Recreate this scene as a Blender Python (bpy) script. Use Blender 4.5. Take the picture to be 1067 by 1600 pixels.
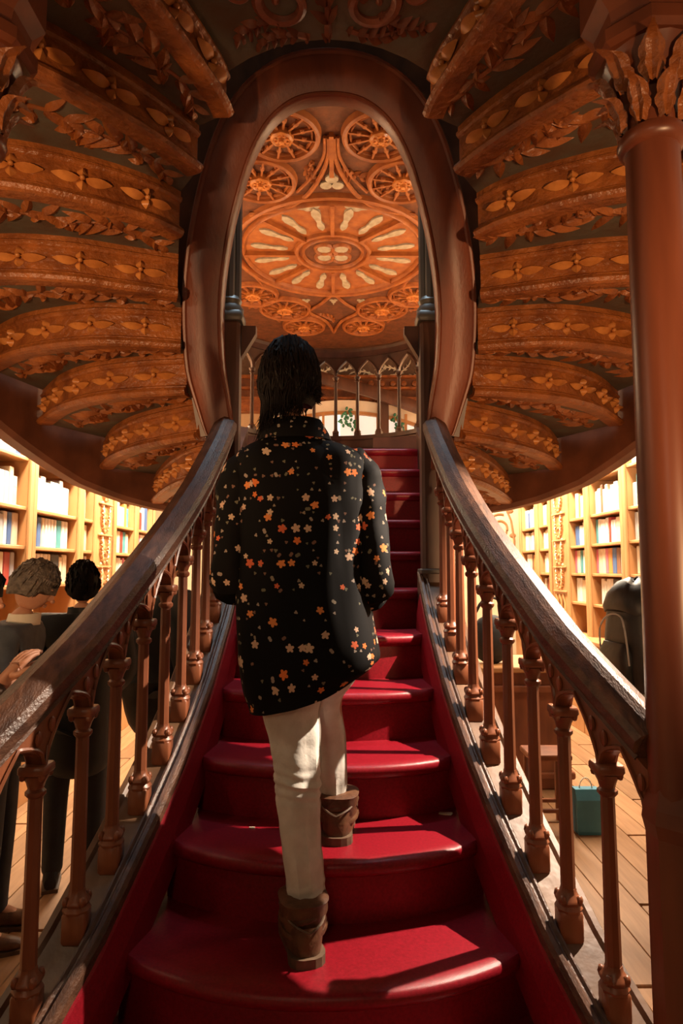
import bpy, bmesh, math, random
from mathutils import Vector, Matrix, Euler, noise
random.seed(7)
R = math.radians
for o in list(bpy.data.objects): bpy.data.objects.remove(o, do_unlink=True)
SC = bpy.context.scene
COL = SC.collection
CZ = 1.5925                       # camera height above the shop floor

# ------------------------------------------------------------------ camera
PITCH = math.atan(.09); YAW = R(.4); CAMX = .035; F = 1000.
cam_d = bpy.data.cameras.new('camera'); cam = bpy.data.objects.new('camera', cam_d); COL.objects.link(cam)
cam_d.sensor_fit = 'VERTICAL'; cam_d.sensor_height = 36.0; cam_d.sensor_width = 24.0
cam_d.lens = 36.0 * F / 1600.
cam.location = (CAMX, 0, CZ); cam.rotation_euler = Euler((math.pi/2 + PITCH, 0, -YAW), 'XYZ')
cam_d.clip_start = .02
SC.camera = cam
# ------------------------------------------------------------------ look
SC.view_settings.view_transform = 'Standard'; SC.view_settings.look = 'None'
SC.view_settings.gamma = 1.0; SC.view_settings.use_curve_mapping = False
SC.view_settings.exposure = 0.0
# ------------------------------------------------------------------ world and lights
w = bpy.data.worlds.new('dim_interior'); SC.world = w; w.use_nodes = True
w.node_tree.nodes['Background'].inputs[0].default_value = (1.0, .62, .40, 1)
w.node_tree.nodes['Background'].inputs[1].default_value = .022
def lamp(name, kind, loc, energy, color, aim=None, **kw):
    d = bpy.data.lights.new(name, kind); d.energy = energy; d.color = color
    for k, v in kw.items(): setattr(d, k, v)
    o = bpy.data.objects.new(name, d); COL.objects.link(o); o.location = loc
    if aim is not None:
        o.rotation_euler = (Vector(aim) - Vector(loc)).to_track_quat('-Z', 'Y').to_euler()
    return o
WARM = (1.0, .70, .42)
lamp('wall_spot', 'SPOT', (1.52, 2.32, 2.62), 640, (1.0, .80, .62), aim=(.25, 1.95, .75), spot_size=R(70), spot_blend=.6, shadow_soft_size=.012)
lamp('shelf_strip_right', 'AREA', (1.95, 6.6, 3.45), 520, (1.0, .82, .60), aim=(2.7, 6.7, 1.9), shape='RECTANGLE', size=4.2, size_y=.25)
lamp('shelf_strip_left', 'AREA', (-1.6, 5.7, 3.3), 470, (1.0, .82, .60), aim=(-2.3, 5.8, 1.9), shape='RECTANGLE', size=4.2, size_y=.25)
lamp('aisle_lamp_left', 'POINT', (-1.75, 1.3, 2.6), 12, WARM, shadow_soft_size=.10)
lamp('aisle_lamp_right', 'POINT', (1.9, 4.3, 2.3), 60, (1.0, .78, .55), shadow_soft_size=.10)
lamp('soffit_fill_left', 'SPOT', (-1.35, -.8, 1.35), 370, (1.0, .55, .26), aim=(-1.0, 3.2, 2.55), spot_size=R(50), spot_blend=.9, shadow_soft_size=.06)  # added spot standing in for shelf light bounced up to the soffits
lamp('soffit_fill_right', 'SPOT', (1.35, -.8, 1.35), 345, (1.0, .55, .26), aim=(1.0, 3.2, 2.55), spot_size=R(50), spot_blend=.9, shadow_soft_size=.06)  # matching added stand-in for bounce on the right soffits
lamp('front_fill', 'POINT', (-.5, -1.3, 2.2), 24, (1.0, .66, .40), shadow_soft_size=.20)  # added warm fill behind the camera, not a known fixture
lamp('skylight', 'AREA', (0, 3.3, 7.2), 230, (.66, .86, 1.0), aim=(0, 3.3, 0), shape='RECTANGLE', size=1.4, size_y=1.2)
lamp('gallery_lamp_left', 'POINT', (-1.7, 5.7, 3.5), 46, (1.0, .74, .46), shadow_soft_size=.06)
lamp('gallery_lamp_right', 'POINT', (1.7, 5.7, 3.5), 46, (1.0, .74, .46), shadow_soft_size=.06)

# ------------------------------------------------------------------ pixel helpers (photograph taken as 1067 x 1600)
def ray(px, py):
    a = (px-533.5)/F; b = -(py-800.)/F
    d = math.cos(PITCH) - b*math.sin(PITCH); z = math.sin(PITCH) + b*math.cos(PITCH)
    return Vector((a*math.cos(YAW)+d*math.sin(YAW), -a*math.sin(YAW)+d*math.cos(YAW), z))
def at(px, py, D):
    r = ray(px, py); t = D/r.y; return Vector((CAMX+r.x*t, D, CZ+r.z*t))
def at_z(px, py, z):
    r = ray(px, py); t = z/r.z; return Vector((CAMX+r.x*t, r.y*t, CZ+z))

# ------------------------------------------------------------------ materials
MATS = {}
def mat(name, base, var=None, rough=.5, scale=8., stretch=(1, 1, 1), bump=.0, bscale=60., spec=.5, kind='noise', objrand=0., bstretch=None, metal=0., sheen=0.):
    m = bpy.data.materials.new(name); m.use_nodes = True; nt = m.node_tree; N = nt.nodes; L = nt.links
    bs = N['Principled BSDF']; bs.inputs['Roughness'].default_value = rough
    bs.inputs['Specular IOR Level'].default_value = spec; bs.inputs['Metallic'].default_value = metal
    if sheen: bs.inputs['Sheen Weight'].default_value = sheen
    tc = N.new('ShaderNodeTexCoord'); mp = N.new('ShaderNodeMapping'); mp.inputs['Scale'].default_value = stretch
    L.new(tc.outputs['Object'], mp.inputs[0])
    t = N.new('ShaderNodeTexNoise'); t.inputs['Scale'].default_value = scale; t.inputs['Detail'].default_value = 5
    if kind == 'grain': t.inputs['Distortion'].default_value = .6
    L.new(mp.outputs[0], t.inputs['Vector'])
    rp = N.new('ShaderNodeValToRGB'); rp.color_ramp.elements[0].position = .33; rp.color_ramp.elements[1].position = .68
    v = var or tuple(c*.6 for c in base)
    rp.color_ramp.elements[0].color = (*v, 1); rp.color_ramp.elements[1].color = (*base, 1)
    L.new(t.outputs[0], rp.inputs[0]); out = rp.outputs[0]
    if objrand:
        oi = N.new('ShaderNodeObjectInfo'); mr = N.new('ShaderNodeMapRange')
        mr.inputs[3].default_value = 1-objrand; mr.inputs[4].default_value = 1+objrand
        L.new(oi.outputs['Random'], mr.inputs[0])
        hs = N.new('ShaderNodeHueSaturation'); L.new(mr.outputs[0], hs.inputs['Value']); L.new(out, hs.inputs['Color']); out = hs.outputs[0]
    L.new(out, bs.inputs['Base Color'])
    if bump:
        mp2 = N.new('ShaderNodeMapping'); mp2.inputs['Scale'].default_value = bstretch or stretch
        L.new(tc.outputs['Object'], mp2.inputs[0])
        t2 = N.new('ShaderNodeTexNoise'); t2.inputs['Scale'].default_value = bscale; t2.inputs['Detail'].default_value = 3
        L.new(mp2.outputs[0], t2.inputs['Vector'])
        b = N.new('ShaderNodeBump'); b.inputs['Strength'].default_value = bump; b.inputs['Distance'].default_value = .01
        L.new(t2.outputs[0], b.inputs['Height']); L.new(b.outputs[0], bs.inputs['Normal'])
    MATS[name] = m; return m
CARVED = mat('carved_oak', (.36, .115, .025), (.17, .048, .012), rough=.40, scale=9, bump=.9, bscale=42)
GILT_HILIT = mat('gilt_and_highlit_oak', (.62, .25, .065), (.42, .15, .036), rough=.27, scale=20)  # gold of the bosses; on flowers, riser oak with highlights painted in
GROUND = mat('painted_ground', (.105, .098, .072), (.10, .055, .03), rough=.7, scale=7, bump=.3, bscale=30)
STRING = mat('red_brown_wood', (.22, .052, .018), (.12, .028, .011), rough=.42, scale=6, stretch=(1, 1, .25), kind='grain', bump=.1, bscale=80)
OUTER = mat('dark_string_wood', (.19, .066, .032), (.10, .034, .018), rough=.5, scale=5)
RAIL = mat('handrail_wood', (.135, .062, .035), (.05, .023, .014), rough=.40, scale=7, stretch=(7, 1, 4), kind='grain', bump=.25, bscale=40)
BAL = mat('baluster_wood', (.27, .088, .036), (.15, .046, .02), rough=.38, scale=10, stretch=(1, 1, .3), bump=.1, bscale=60)
CURB = mat('curb_wood', (.22, .12, .065), (.085, .042, .022), rough=.42, scale=6, bump=.15, bscale=25)
POST = mat('post_wood', (.115, .050, .030), (.06, .026, .016), rough=.42, scale=12, stretch=(1, 1, .2))
GREENP = mat('grey_green_column', (.11, .105, .09), (.06, .05, .04), rough=.45, scale=12, stretch=(1, 1, .2))
CARPET = mat('red_carpet', (.27, .007, .017), (.19, .005, .011), rough=.36, scale=120, bump=.12, bscale=420, spec=.45)
COLUMN = mat('column_wood', (.22, .062, .025), (.10, .025, .011), rough=.36, scale=7, stretch=(1, 1, .15), bump=.12, bscale=14)
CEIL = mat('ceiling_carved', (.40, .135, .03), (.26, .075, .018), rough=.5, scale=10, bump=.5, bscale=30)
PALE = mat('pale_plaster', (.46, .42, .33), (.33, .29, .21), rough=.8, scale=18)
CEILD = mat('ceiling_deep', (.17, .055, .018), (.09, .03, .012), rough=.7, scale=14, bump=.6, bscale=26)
SHELF = mat('shelf_oak', (.52, .27, .105), (.38, .18, .065), rough=.5, scale=6, stretch=(1, 1, .3))
SHELFB = mat('shelf_back', (.38, .20, .085), (.28, .14, .055), rough=.7, scale=6)
PLANK = mat('floor_plank', (.34, .18, .085), (.24, .12, .052), rough=.45, scale=4, stretch=(8, .7, 1), kind='grain', objrand=.22)
WALL = mat('cream_wall', (.62, .47, .30), (.52, .38, .23), rough=.8, scale=4)
SCROLL = mat('scroll_paint', (.34, .15, .05), (.26, .10, .035), rough=.7)
WHITE = mat('white_plaster', (.85, .80, .70), (.75, .68, .56), rough=.7, scale=4)
SKIN = mat('skin', (.52, .27, .17), (.44, .21, .13), rough=.5, scale=14)
HAIR = mat('dark_hair', (.010, .006, .0045), (.006, .004, .003), rough=.55, scale=40, spec=.12)
GREYHAIR = mat('grey_hair', (.13, .10, .075), (.035, .025, .02), rough=.55, scale=45, bump=.6, bscale=120)
BLACK = mat('black_cloth', (.012, .012, .014), (.007, .007, .008), rough=.7, scale=20, bump=.3, bscale=12)
PACK = mat('backpack_nylon', (.020, .021, .023), (.009, .009, .010), rough=.5, scale=14, bump=.5, bscale=9)
NAVY = mat('slate_sweater', (.085, .10, .125), (.055, .066, .085), rough=.8, scale=20, bump=.3, bscale=12)
BROWNC = mat('brown_coat', (.14, .085, .055), (.09, .05, .032), rough=.8, scale=16, bump=.3, bscale=20)
DENIM = mat('dark_trousers', (.02, .022, .03), (.012, .013, .018), rough=.75, scale=20)
PANTS = mat('cream_denim', (.66, .63, .57), (.55, .52, .46), rough=.8, scale=22, bump=.35, bscale=30)
SEAM = mat('seam_thread', (.50, .46, .40), (.42, .38, .32), rough=.8)
BOOT = mat('brown_leather', (.15, .066, .030), (.065, .026, .012), rough=.45, scale=26, bump=.3, bscale=40)
SOLE = mat('boot_sole', (.14, .085, .05), (.08, .045, .025), rough=.6, scale=30)
PAPER = mat('paper', (.75, .70, .60), (.68, .62, .50), rough=.8)
LEAFG = mat('green_leaves', (.05, .26, .16), (.02, .13, .08), rough=.5)
BLUE = mat('blue_bag', (.07, .28, .40), (.05, .2, .3), rough=.6)
GLASS = bpy.data.materials.new('bright_shop_window'); GLASS.use_nodes = True
_b = GLASS.node_tree.nodes['Principled BSDF']; _b.inputs['Base Color'].default_value = (.8, .85, .8, 1)
_b.inputs['Emission Color'].default_value = (1, .95, .86, 1); _b.inputs['Emission Strength'].default_value = .55; _b.inputs['Roughness'].default_value = .1
BOOKC = {n: mat('book_'+n, c, tuple(v*.85 for v in c), rough=.55, scale=12) for n, c in dict(
    white=(.80, .76, .68), cream=(.74, .62, .44), grey=(.42, .42, .42), blue=(.06, .13, .30), red=(.40, .045, .03),
    brown=(.22, .10, .05), teal=(.06, .26, .28), black=(.03, .03, .035), pink=(.62, .16, .22), orange=(.62, .26, .06)).items()}

def floral():
    m = bpy.data.materials.new('floral_print_cloth'); m.use_nodes = True; nt = m.node_tree; N = nt.nodes; L = nt.links
    bs = N['Principled BSDF']; bs.inputs['Roughness'].default_value = .75; bs.inputs['Specular IOR Level'].default_value = .12
    uv = N.new('ShaderNodeUVMap')
    def math_(op, a, b=None, c=None):
        n = N.new('ShaderNodeMath'); n.operation = op
        for i, v in enumerate((a, b, c)):
            if v is None: continue
            if isinstance(v, (int, float)): n.inputs[i].default_value = v
            else: L.new(v, n.inputs[i])
        return n.outputs[0]
    base = N.new('ShaderNodeRGB'); base.outputs[0].default_value = (.0045, .0038, .0038, 1); col = base.outputs[0]
    def layer(scale, rad, petals, keep, ramp, col, off):
        mp = N.new('ShaderNodeMapping'); mp.inputs['Location'].default_value = off; mp.inputs['Scale'].default_value = (scale,)*3
        L.new(uv.outputs[0], mp.inputs[0])
        v = N.new('ShaderNodeTexVoronoi'); v.voronoi_dimensions = '2D'; v.inputs['Scale'].default_value = 1.; v.inputs['Randomness'].default_value = .8
        L.new(mp.outputs[0], v.inputs['Vector'])
        d = N.new('ShaderNodeVectorMath'); d.operation = 'SUBTRACT'; L.new(mp.outputs[0], d.inputs[0]); L.new(v.outputs['Position'], d.inputs[1])
        s = N.new('ShaderNodeSeparateXYZ'); L.new(d.outputs[0], s.inputs[0])
        sc = N.new('ShaderNodeSeparateColor'); L.new(v.outputs['Color'], sc.inputs[0])
        ang = math_('ARCTAN2', s.outputs[1], s.outputs[0])
        ph = math_('MULTIPLY', sc.outputs[0], 6.28)
        pet = math_('ABSOLUTE', math_('SINE', math_('ADD', math_('MULTIPLY', ang, petals*.5), ph)))
        lim = math_('MULTIPLY', math_('ADD', math_('MULTIPLY', pet, .5), .5), math_('MULTIPLY', math_('ADD', math_('MULTIPLY', sc.outputs[2], .5), .6), rad*scale))
        inside = math_('LESS_THAN', v.outputs['Distance'], lim)
        ok = math_('LESS_THAN', sc.outputs[1], keep)
        mask = math_('MULTIPLY', inside, ok)
        rp = N.new('ShaderNodeValToRGB'); rp.color_ramp.interpolation = 'CONSTANT'
        rp.color_ramp.elements.remove(rp.color_ramp.elements[1])
        rp.color_ramp.elements[0].color = (*ramp[0], 1)
        for i, c in enumerate(ramp[1:]):
            e = rp.color_ramp.elements.new((i+1)/len(ramp)); e.color = (*c, 1)
        L.new(sc.outputs[0], rp.inputs[0])
        mx = N.new('ShaderNodeMix'); mx.data_type = 'RGBA'
        L.new(mask, mx.inputs[0]); L.new(col, mx.inputs[6]); L.new(rp.outputs[0], mx.inputs[7])
        return mx.outputs[2]
    sp = [(.28, .23, .17), (.16, .15, .10), (.34, .27, .22), (.20, .11, .08)]
    col = layer(46, .0055, 3, .20, sp, col, (3.3, 1.7, 0))
    col = layer(30, .0075, 2, .16, sp, col, (.4, 7.7, 0))
    fl = [(.72, .19, .05), (.62, .44, .30), (.75, .26, .08), (.66, .14, .06), (.60, .40, .28)]
    col = layer(30, .0138, 5, .15, fl, col, (0, 0, 0))
    col = layer(24, .0135, 5, .13, fl, col, (5.2, 3.1, 0))
    L.new(col, bs.inputs['Base Color'])
    return m
FLORAL = floral()

# ------------------------------------------------------------------ object helpers
WM = {}
def put(o, M, parent):
    WM[o] = M.copy()
    if parent is not None:
        o.parent = parent; o.matrix_local = WM[parent].inverted() @ M
    else: o.matrix_local = M
def thing(name, label, cat, loc, group=None, kind=None):
    o = bpy.data.objects.new(name, None); COL.objects.link(o); o.empty_display_size = .1
    put(o, Matrix.Translation(Vector(loc)), None); tag(o, label, cat, group, kind); return o
def tag(o, label=None, cat=None, group=None, kind=None):
    if label: o['label'] = label
    if cat: o['category'] = cat
    if group: o['group'] = group
    if kind: o['kind'] = kind
    return o
def inst(name, me, M, parent=None):
    o = bpy.data.objects.new(name, me); COL.objects.link(o); put(o, M, parent); return o
T = Matrix.Translation
def rotz(a): return Matrix.Rotation(a, 4, 'Z')

class MB:
    def __init__(s): s.v = []; s.f = []; s.sm = []; s.uv = None
    def add(s, vs, fs, smooth=False):
        b = len(s.v); s.v += [tuple(v) for v in vs]; s.f += [tuple(i+b for i in f) for f in fs]; s.sm += [smooth]*len(fs); return s
    def box(s, c, d, M=None):
        x, y, z = (k/2 for k in d); c = Vector(c)
        vs = [Vector((a*x, b*y, e*z)) for e in (-1, 1) for b in (-1, 1) for a in (-1, 1)]
        if M: vs = [M @ v for v in vs]
        return s.add([v+c for v in vs], [(0, 2, 3, 1), (4, 5, 7, 6), (0, 1, 5, 4), (2, 6, 7, 3), (0, 4, 6, 2), (1, 3, 7, 5)])
    def bevbox(s, c, d, bev=.006):
        # box with chamfered vertical and top edges
        x, y, z = (k/2 for k in d); b = bev; c = Vector(c)
        def ring(ix, zz): 
            X = x-ix; Y = y-ix
            return [c+Vector(q) for q in ((-X+b, -Y, zz), (X-b, -Y, zz), (X, -Y+b, zz), (X, Y-b, zz), (X-b, Y, zz), (-X+b, Y, zz), (-X, Y-b, zz), (-X, -Y+b, zz))]
        return s.rings([ring(b*.5, -z), ring(0, -z+b), ring(0, z-b), ring(b*.5, z)], caps=True)
    def rings(s, rs, closed=True, caps=True, smooth=False, loop=False):
        n = len(rs[0]); vs = [p for r in rs for p in r]; fs = []
        m = len(rs); K = m if loop else m-1
        for i in range(K):
            for j in range(n if closed else n-1):
                a = i*n+j; b = i*n+(j+1) % n; i2 = ((i+1) % m)*n
                fs.append((a, b, i2+(j+1) % n, i2+j))
        if caps and not loop and closed:
            fs.append(tuple(range(n-1, -1, -1))); fs.append(tuple((m-1)*n+j for j in range(n)))
        s.add(vs, fs, smooth)
        if caps and not loop and closed: s.sm[-1] = s.sm[-2] = False
        return s
    def lathe(s, prof, n=12, c=(0, 0, 0), smooth=True, ph=0., M=None):
        c = Vector(c)
        rs = []
        for r, z in prof:
            ring = [Vector((r*math.cos(ph+2*math.pi*j/n), r*math.sin(ph+2*math.pi*j/n), z)) for j in range(n)]
            rs.append([c + (M @ p if M else p) for p in ring])
        return s.rings(rs, smooth=smooth)
    def tube(s, path, rad, n=6, smooth=True, flat=1., up=Vector((0, 0, 1)), loop=False):
        path = [Vector(p) for p in path]; m = len(path); rs = []
        for i, p in enumerate(path):
            if loop: t = path[(i+1) % m]-path[i-1]
            else: t = path[min(i+1, m-1)]-path[max(i-1, 0)]
            t.normalize(); u = up if abs(t.dot(up)) < .95 else Vector((1, 0, 0))
            a = t.cross(u).normalized(); b = a.cross(t).normalized()
            r = rad[i] if isinstance(rad, (list, tuple)) else rad
            rs.append([p + a*(r*math.cos(2*math.pi*j/n)) + b*(r*flat*math.sin(2*math.pi*j/n)) for j in range(n)])
        return s.rings(rs, smooth=smooth, loop=loop)
    def sweep(s, path, frames, prof, smooth=False, caps=True, loop=False):
        rs = []
        for p, (a, b) in zip(path, frames): rs.append([p + a*x + b*y for x, y in prof])
        return s.rings(rs, smooth=smooth, caps=caps, loop=loop)
    def ball(s, c, r, n=10, m=7, M=None):
        r = (r, r, r) if isinstance(r, (int, float)) else r
        c = Vector(c); vs = [Vector((0, 0, -r[2]))]
        for i in range(1, m):
            t = math.pi*i/m
            for j in range(n):
                a = 2*math.pi*j/n; vs.append(Vector((r[0]*math.sin(t)*math.cos(a), r[1]*math.sin(t)*math.sin(a), -r[2]*math.cos(t))))
        vs.append(Vector((0, 0, r[2])))
        fs = [(0, 1+(j+1) % n, 1+j) for j in range(n)]
        for i in range(m-2):
            for j in range(n):
                a = 1+i*n+j; b = 1+i*n+(j+1) % n; fs.append((a, b, b+n, a+n))
        L = len(vs)-1; o = 1+(m-2)*n
        fs += [(L, o+j, o+(j+1) % n) for j in range(n)]
        if M: vs = [M @ v for v in vs]
        return s.add([v+c for v in vs], fs, True)
    def prism(s, pts, z0, z1, M=None):
        n = len(pts); vs = [Vector((x, y, z0)) for x, y in pts]+[Vector((x, y, z1)) for x, y in pts]
        if M: vs = [M @ v for v in vs]
        return s.add(vs, [tuple(range(n-1, -1, -1)), tuple(range(n, 2*n))]+[(i, (i+1) % n, n+(i+1) % n, n+i) for i in range(n)])
    def mesh(s, name, m, recalc=True):
        me = bpy.data.meshes.new(name); me.from_pydata(s.v, [], s.f); me.materials.append(m)
        me.polygons.foreach_set('use_smooth', s.sm)
        if recalc:
            bm = bmesh.new(); bm.from_mesh(me); bmesh.ops.recalc_face_normals(bm, faces=bm.faces); bm.to_mesh(me); bm.free()
        if any(s.sm): me.set_sharp_from_angle(angle=R(42))
        me.update(); return me
    def build(s, name, m, parent=None, loc=None):
        """vertices are in world space; origin moved to loc (or the parent's base)"""
        M = T(Vector(loc)) if loc is not None else (T(WM[parent].translation) if parent is not None else Matrix())
        me = s.mesh(name, m); me.transform(M.inverted())
        return inst(name, me, M, parent)

def catmull(P, n=6):
    P = [Vector(p) for p in P]; out = []
    for i in range(len(P)-1):
        p0 = P[max(i-1, 0)]; p1 = P[i]; p2 = P[i+1]; p3 = P[min(i+2, len(P)-1)]
        for k in range(n):
            t = k/n
            out.append(.5*((2*p1)+(p2-p0)*t+(2*p0-5*p1+4*p2-p3)*t*t+(3*p1-p0-3*p2+p3)*t**3))
    out.append(P[-1].copy()); return out
def resample(P, n):
    L = [0.]
    for a, b in zip(P, P[1:]): L.append(L[-1]+(b-a).length)
    out = []; j = 0
    for i in range(n):
        d = L[-1]*i/(n-1)
        while j < len(L)-2 and L[j+1] < d: j += 1
        t = (d-L[j])/max(L[j+1]-L[j], 1e-9); out.append(P[j].lerp(P[j+1], t))
    return out
def lerp_tab(tab, x):
    if x <= tab[0][0]: 
        (a, b), (c, d) = tab[0], tab[1]; return b+(d-b)*(x-a)/(c-a)
    for (a, b), (c, d) in zip(tab, tab[1:]):
        if x <= c: return b+(d-b)*(x-a)/(c-a)
    return tab[-1][1]

# ================================================================== SETTING
fl = MB(); fl.box((.2, 3.5, -.05), (7.2, 13, .06)); floor = fl.build('floor', PLANK); tag(floor, 'warm oak plank floor of the bookshop', kind='structure')
pl = MB(); pl.bevbox((0, 0, 0), (.148, 2.38, .02), .004); plank_me = pl.mesh('plank', PLANK)
for i in range(38):
    x = -2.7 + i*.152
    if -.55 < x < .55: continue
    y = -1.2 - (i*37 % 11)*.2
    while y < 9.2:
        if y+1.2 > .9: inst('plank', plank_me, T((x, y+1.2, -.01)), floor)
        y += 2.4
def wallbox(name, c, d, m, label):
    b = MB(); b.box(c, d); o = b.build(name, m); tag(o, label, kind='structure'); return o
wall_l = wallbox('wall_left', (-2.72, 3.5, 2.4), (.1, 13, 5), WALL, 'cream wall behind the left bookcases')
wall_r = wallbox('wall_right', (3.12, 3.5, 2.4), (.1, 13, 5), WALL, 'cream wall behind the right bookcases')
wall_b = wallbox('wall_back', (.2, 9.45, 2.4), (6, .1, 5), WALL, 'cream end wall with painted scrolls at the far end of the shop')

# ================================================================== CARVED CEILING BEYOND THE OVAL OPENING
ZC = 3.2
cb = MB()
n = 40; z = CZ+ZC+.03
edge = []
for i in range(n+1):                                   # slightly bowed front edge
    x = -2.7+5.8*i/n; edge.append((x, 4.14-.09*math.cos(min(1, abs(x)/1.2)*math.pi/2)))
pts = edge+[(3.1, 9.4), (-2.7, 9.4)]
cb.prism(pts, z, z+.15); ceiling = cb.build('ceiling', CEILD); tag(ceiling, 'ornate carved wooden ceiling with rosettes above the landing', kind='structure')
fr = MB(); fp = [Vector((x, y, z-.02)) for x, y in edge]
fr.tube(fp, .035, 8); fr.build('front_moulding', PALE, ceiling)
# carved openwork ground: ribs, rings, wheels and pale pierced slots
def ring_mesh(r, w, h, n=48):
    b = MB(); prof = [(r-w, 0), (r-w*.6, -h*.8), (r, -h), (r+w*.6, -h*.8), (r+w, 0)]
    rs = []
    for j in range(n):
        a = 2*math.pi*j/n; rs.append([Vector((q*math.cos(a), q*math.sin(a), zz)) for q, zz in prof])
    b.rings(rs, loop=True, smooth=True); return b
C0 = at_z(518, 397, ZC); C0.x = -.01
zc = z
CT = Vector((C0.x, C0.y, zc))
for r, w_ in ((.99, .035), (.90, .022), (.37, .03), (.30, .018)):
    inst('rosette_ring', ring_mesh(r, w_, .05).mesh('rosette_ring', CEIL), T(CT), ceiling)
disc = MB(); disc.lathe([(.0, -.004), (.88, -.004), (.88, -.012), (0, -.012)], 48); inst('rosette_ground', disc.mesh('rosette_ground', CEIL), T(CT), ceiling)
rib = MB(); rib.box((.64, 0, -.03), (.52, .035, .05)); rib_me = rib.mesh('rib', CEIL)
slot = MB()
prof = [(.46, .004), (.50, .03), (.55, .035), (.60, .022), (.66, .03), (.73, .045), (.79, .035), (.83, .004)]
slot.prism([(a, b) for a, b in prof]+[(a, -b) for a, b in reversed(prof)], -.030, -.008); slot_me = slot.mesh('pale_slot', PALE)
for k in range(8):
    a = 2*math.pi*k/8
    inst('rib', rib_me, T(CT) @ rotz(a), ceiling)
    for da in (-.19, .19):
        inst('pale_slot', slot_me, T(CT) @ rotz(a+math.pi/8+da), ceiling)
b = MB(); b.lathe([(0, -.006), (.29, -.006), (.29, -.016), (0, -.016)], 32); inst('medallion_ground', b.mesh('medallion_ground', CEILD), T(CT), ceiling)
# quatrefoil in the centre
for k in range(4):
    a = math.pi/4+k*math.pi/2
    q = MB(); q.lathe([(0, -.026), (.070, -.026), (.070, -.004), (0, -.004)], 16, c=(.12, 0, 0)); inst('quatrefoil_lobe', q.mesh('quatrefoil_lobe', PALE), T(CT) @ rotz(a), ceiling)
    q = ring_mesh(.092, .020, .045, 20); me = q.mesh('quatrefoil_ring', CEIL); inst('quatrefoil_ring', me, T(CT) @ rotz(a) @ T((.12, 0, 0)), ceiling)
def boss_mesh(r):
    b = MB(); b.lathe([(r, -.0), (r, -.05), (r*.82, -.062), (r*.72, -.05), (r*.3, -.05), (r*.22, -.075), (0.001, -.08)], 8, smooth=False)
    for k in range(8):
        a = 2*math.pi*(k+.5)/8; b.ball((r*.52*math.cos(a), r*.52*math.sin(a), -.052), (r*.13, r*.13, .012), 6, 4)
    return b.mesh('boss', GILT_HILIT)
def wheel(cx, cy, r):
    M = T((cx, cy, zc))
    wh = inst('wheel', ring_mesh(r, .028, .055, 40).mesh('wheel', CEIL), M, ceiling)
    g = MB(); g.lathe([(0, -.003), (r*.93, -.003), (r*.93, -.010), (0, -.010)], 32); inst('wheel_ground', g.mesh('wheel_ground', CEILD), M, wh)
    sp = MB(); sp.box((r*.62, 0, -.025), (r*.72, .016, .03)); sp.ball((r*.62, 0, -.03), (r*.10, .022, .015), 6, 4); sme = sp.mesh('spoke', CEIL)
    for k in range(12): inst('spoke', sme, M @ rotz(2*math.pi*k/12+.2), wh)
    inst('boss', boss_mesh(r*.33), M @ T((0, 0, -.01)), wh)
    inner = ring_mesh(r*.84, .010, .035, 36).mesh('inner_ring', CEIL); inst('inner_ring', inner, M, wh)
for px, py, r in ((440, 213, .27), (407, 284, .28), (445, 484, .30), (475, 511, .26)):
    p = at_z(px, py, ZC); dx = C0.x-p.x
    wheel(C0.x-dx, p.y, r); wheel(C0.x+dx, p.y, r)
for px, py, r in ((395, 462, .28),):
    p = at_z(px, py, ZC); dx = C0.x-p.x; wheel(C0.x-dx, p.y, r); wheel(C0.x+dx, p.y, r)
# ogee ribs linking the wheels and trefoil lights
def ribline(pts, r=.02, m=CEIL):
    b = MB(); b.tube(catmull([Vector((C0.x+x, y, zc-.018)) for x, y in pts], 5), r, 6); b.build('curved_rib', m, ceiling)
yN = C0.y-.99
for s in (-1, 1):
    ribline([(s*.02, 4.5), (s*.03, 4.75), (s*.10, 5.0), (s*.22, 5.25), (s*.42, 5.45), (s*.75, 5.55)])
    ribline([(s*.05, 4.5), (s*.06, 4.72), (s*.16, 4.98), (s*.30, 5.2)], .014)
    ribline([(s*.02, C0.y+1.0), (s*.15, C0.y+1.25), (s*.30, C0.y+1.5), (s*.1, C0.y+1.8), (0, C0.y+2.2)])
    ribline([(s*.95, C0.y+.3), (s*.8, C0.y+.75), (s*.9, C0.y+1.2), (s*.7, C0.y+1.8)])
b = MB(); b.box((C0.x, 4.72, zc-.02), (.035, .5, .04)); b.build('rib', CEIL, ceiling)
tre = MB()
for dx, dy, r in ((0, 0, .055), (-.05, .09, .05), (.05, .09, .05)): tre.lathe([(0, -.02), (r, -.02), (r, -.003), (0, -.003)], 14, c=(dx, dy, 0))
tre.prism([(-.03, -.02), (.03, -.02), (.006, -.17), (-.006, -.17)], -.02, -.003)
tme = tre.mesh('trefoil_light', PALE)
inst('trefoil_light', tme, T((C0.x, 5.02, zc)), ceiling)
for s in (-1, 1): inst('trefoil_light', tme, T((C0.x+s*.22, 5.46, zc)) @ rotz(s*1.6) @ Matrix.Scale(.8, 4), ceiling)
for s in (-1, 0, 1): inst('trefoil_light', tme, T((C0.x+s*.33, C0.y+1.22, zc)) @ rotz(math.pi) @ Matrix.Scale(.5, 4), ceiling)
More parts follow.
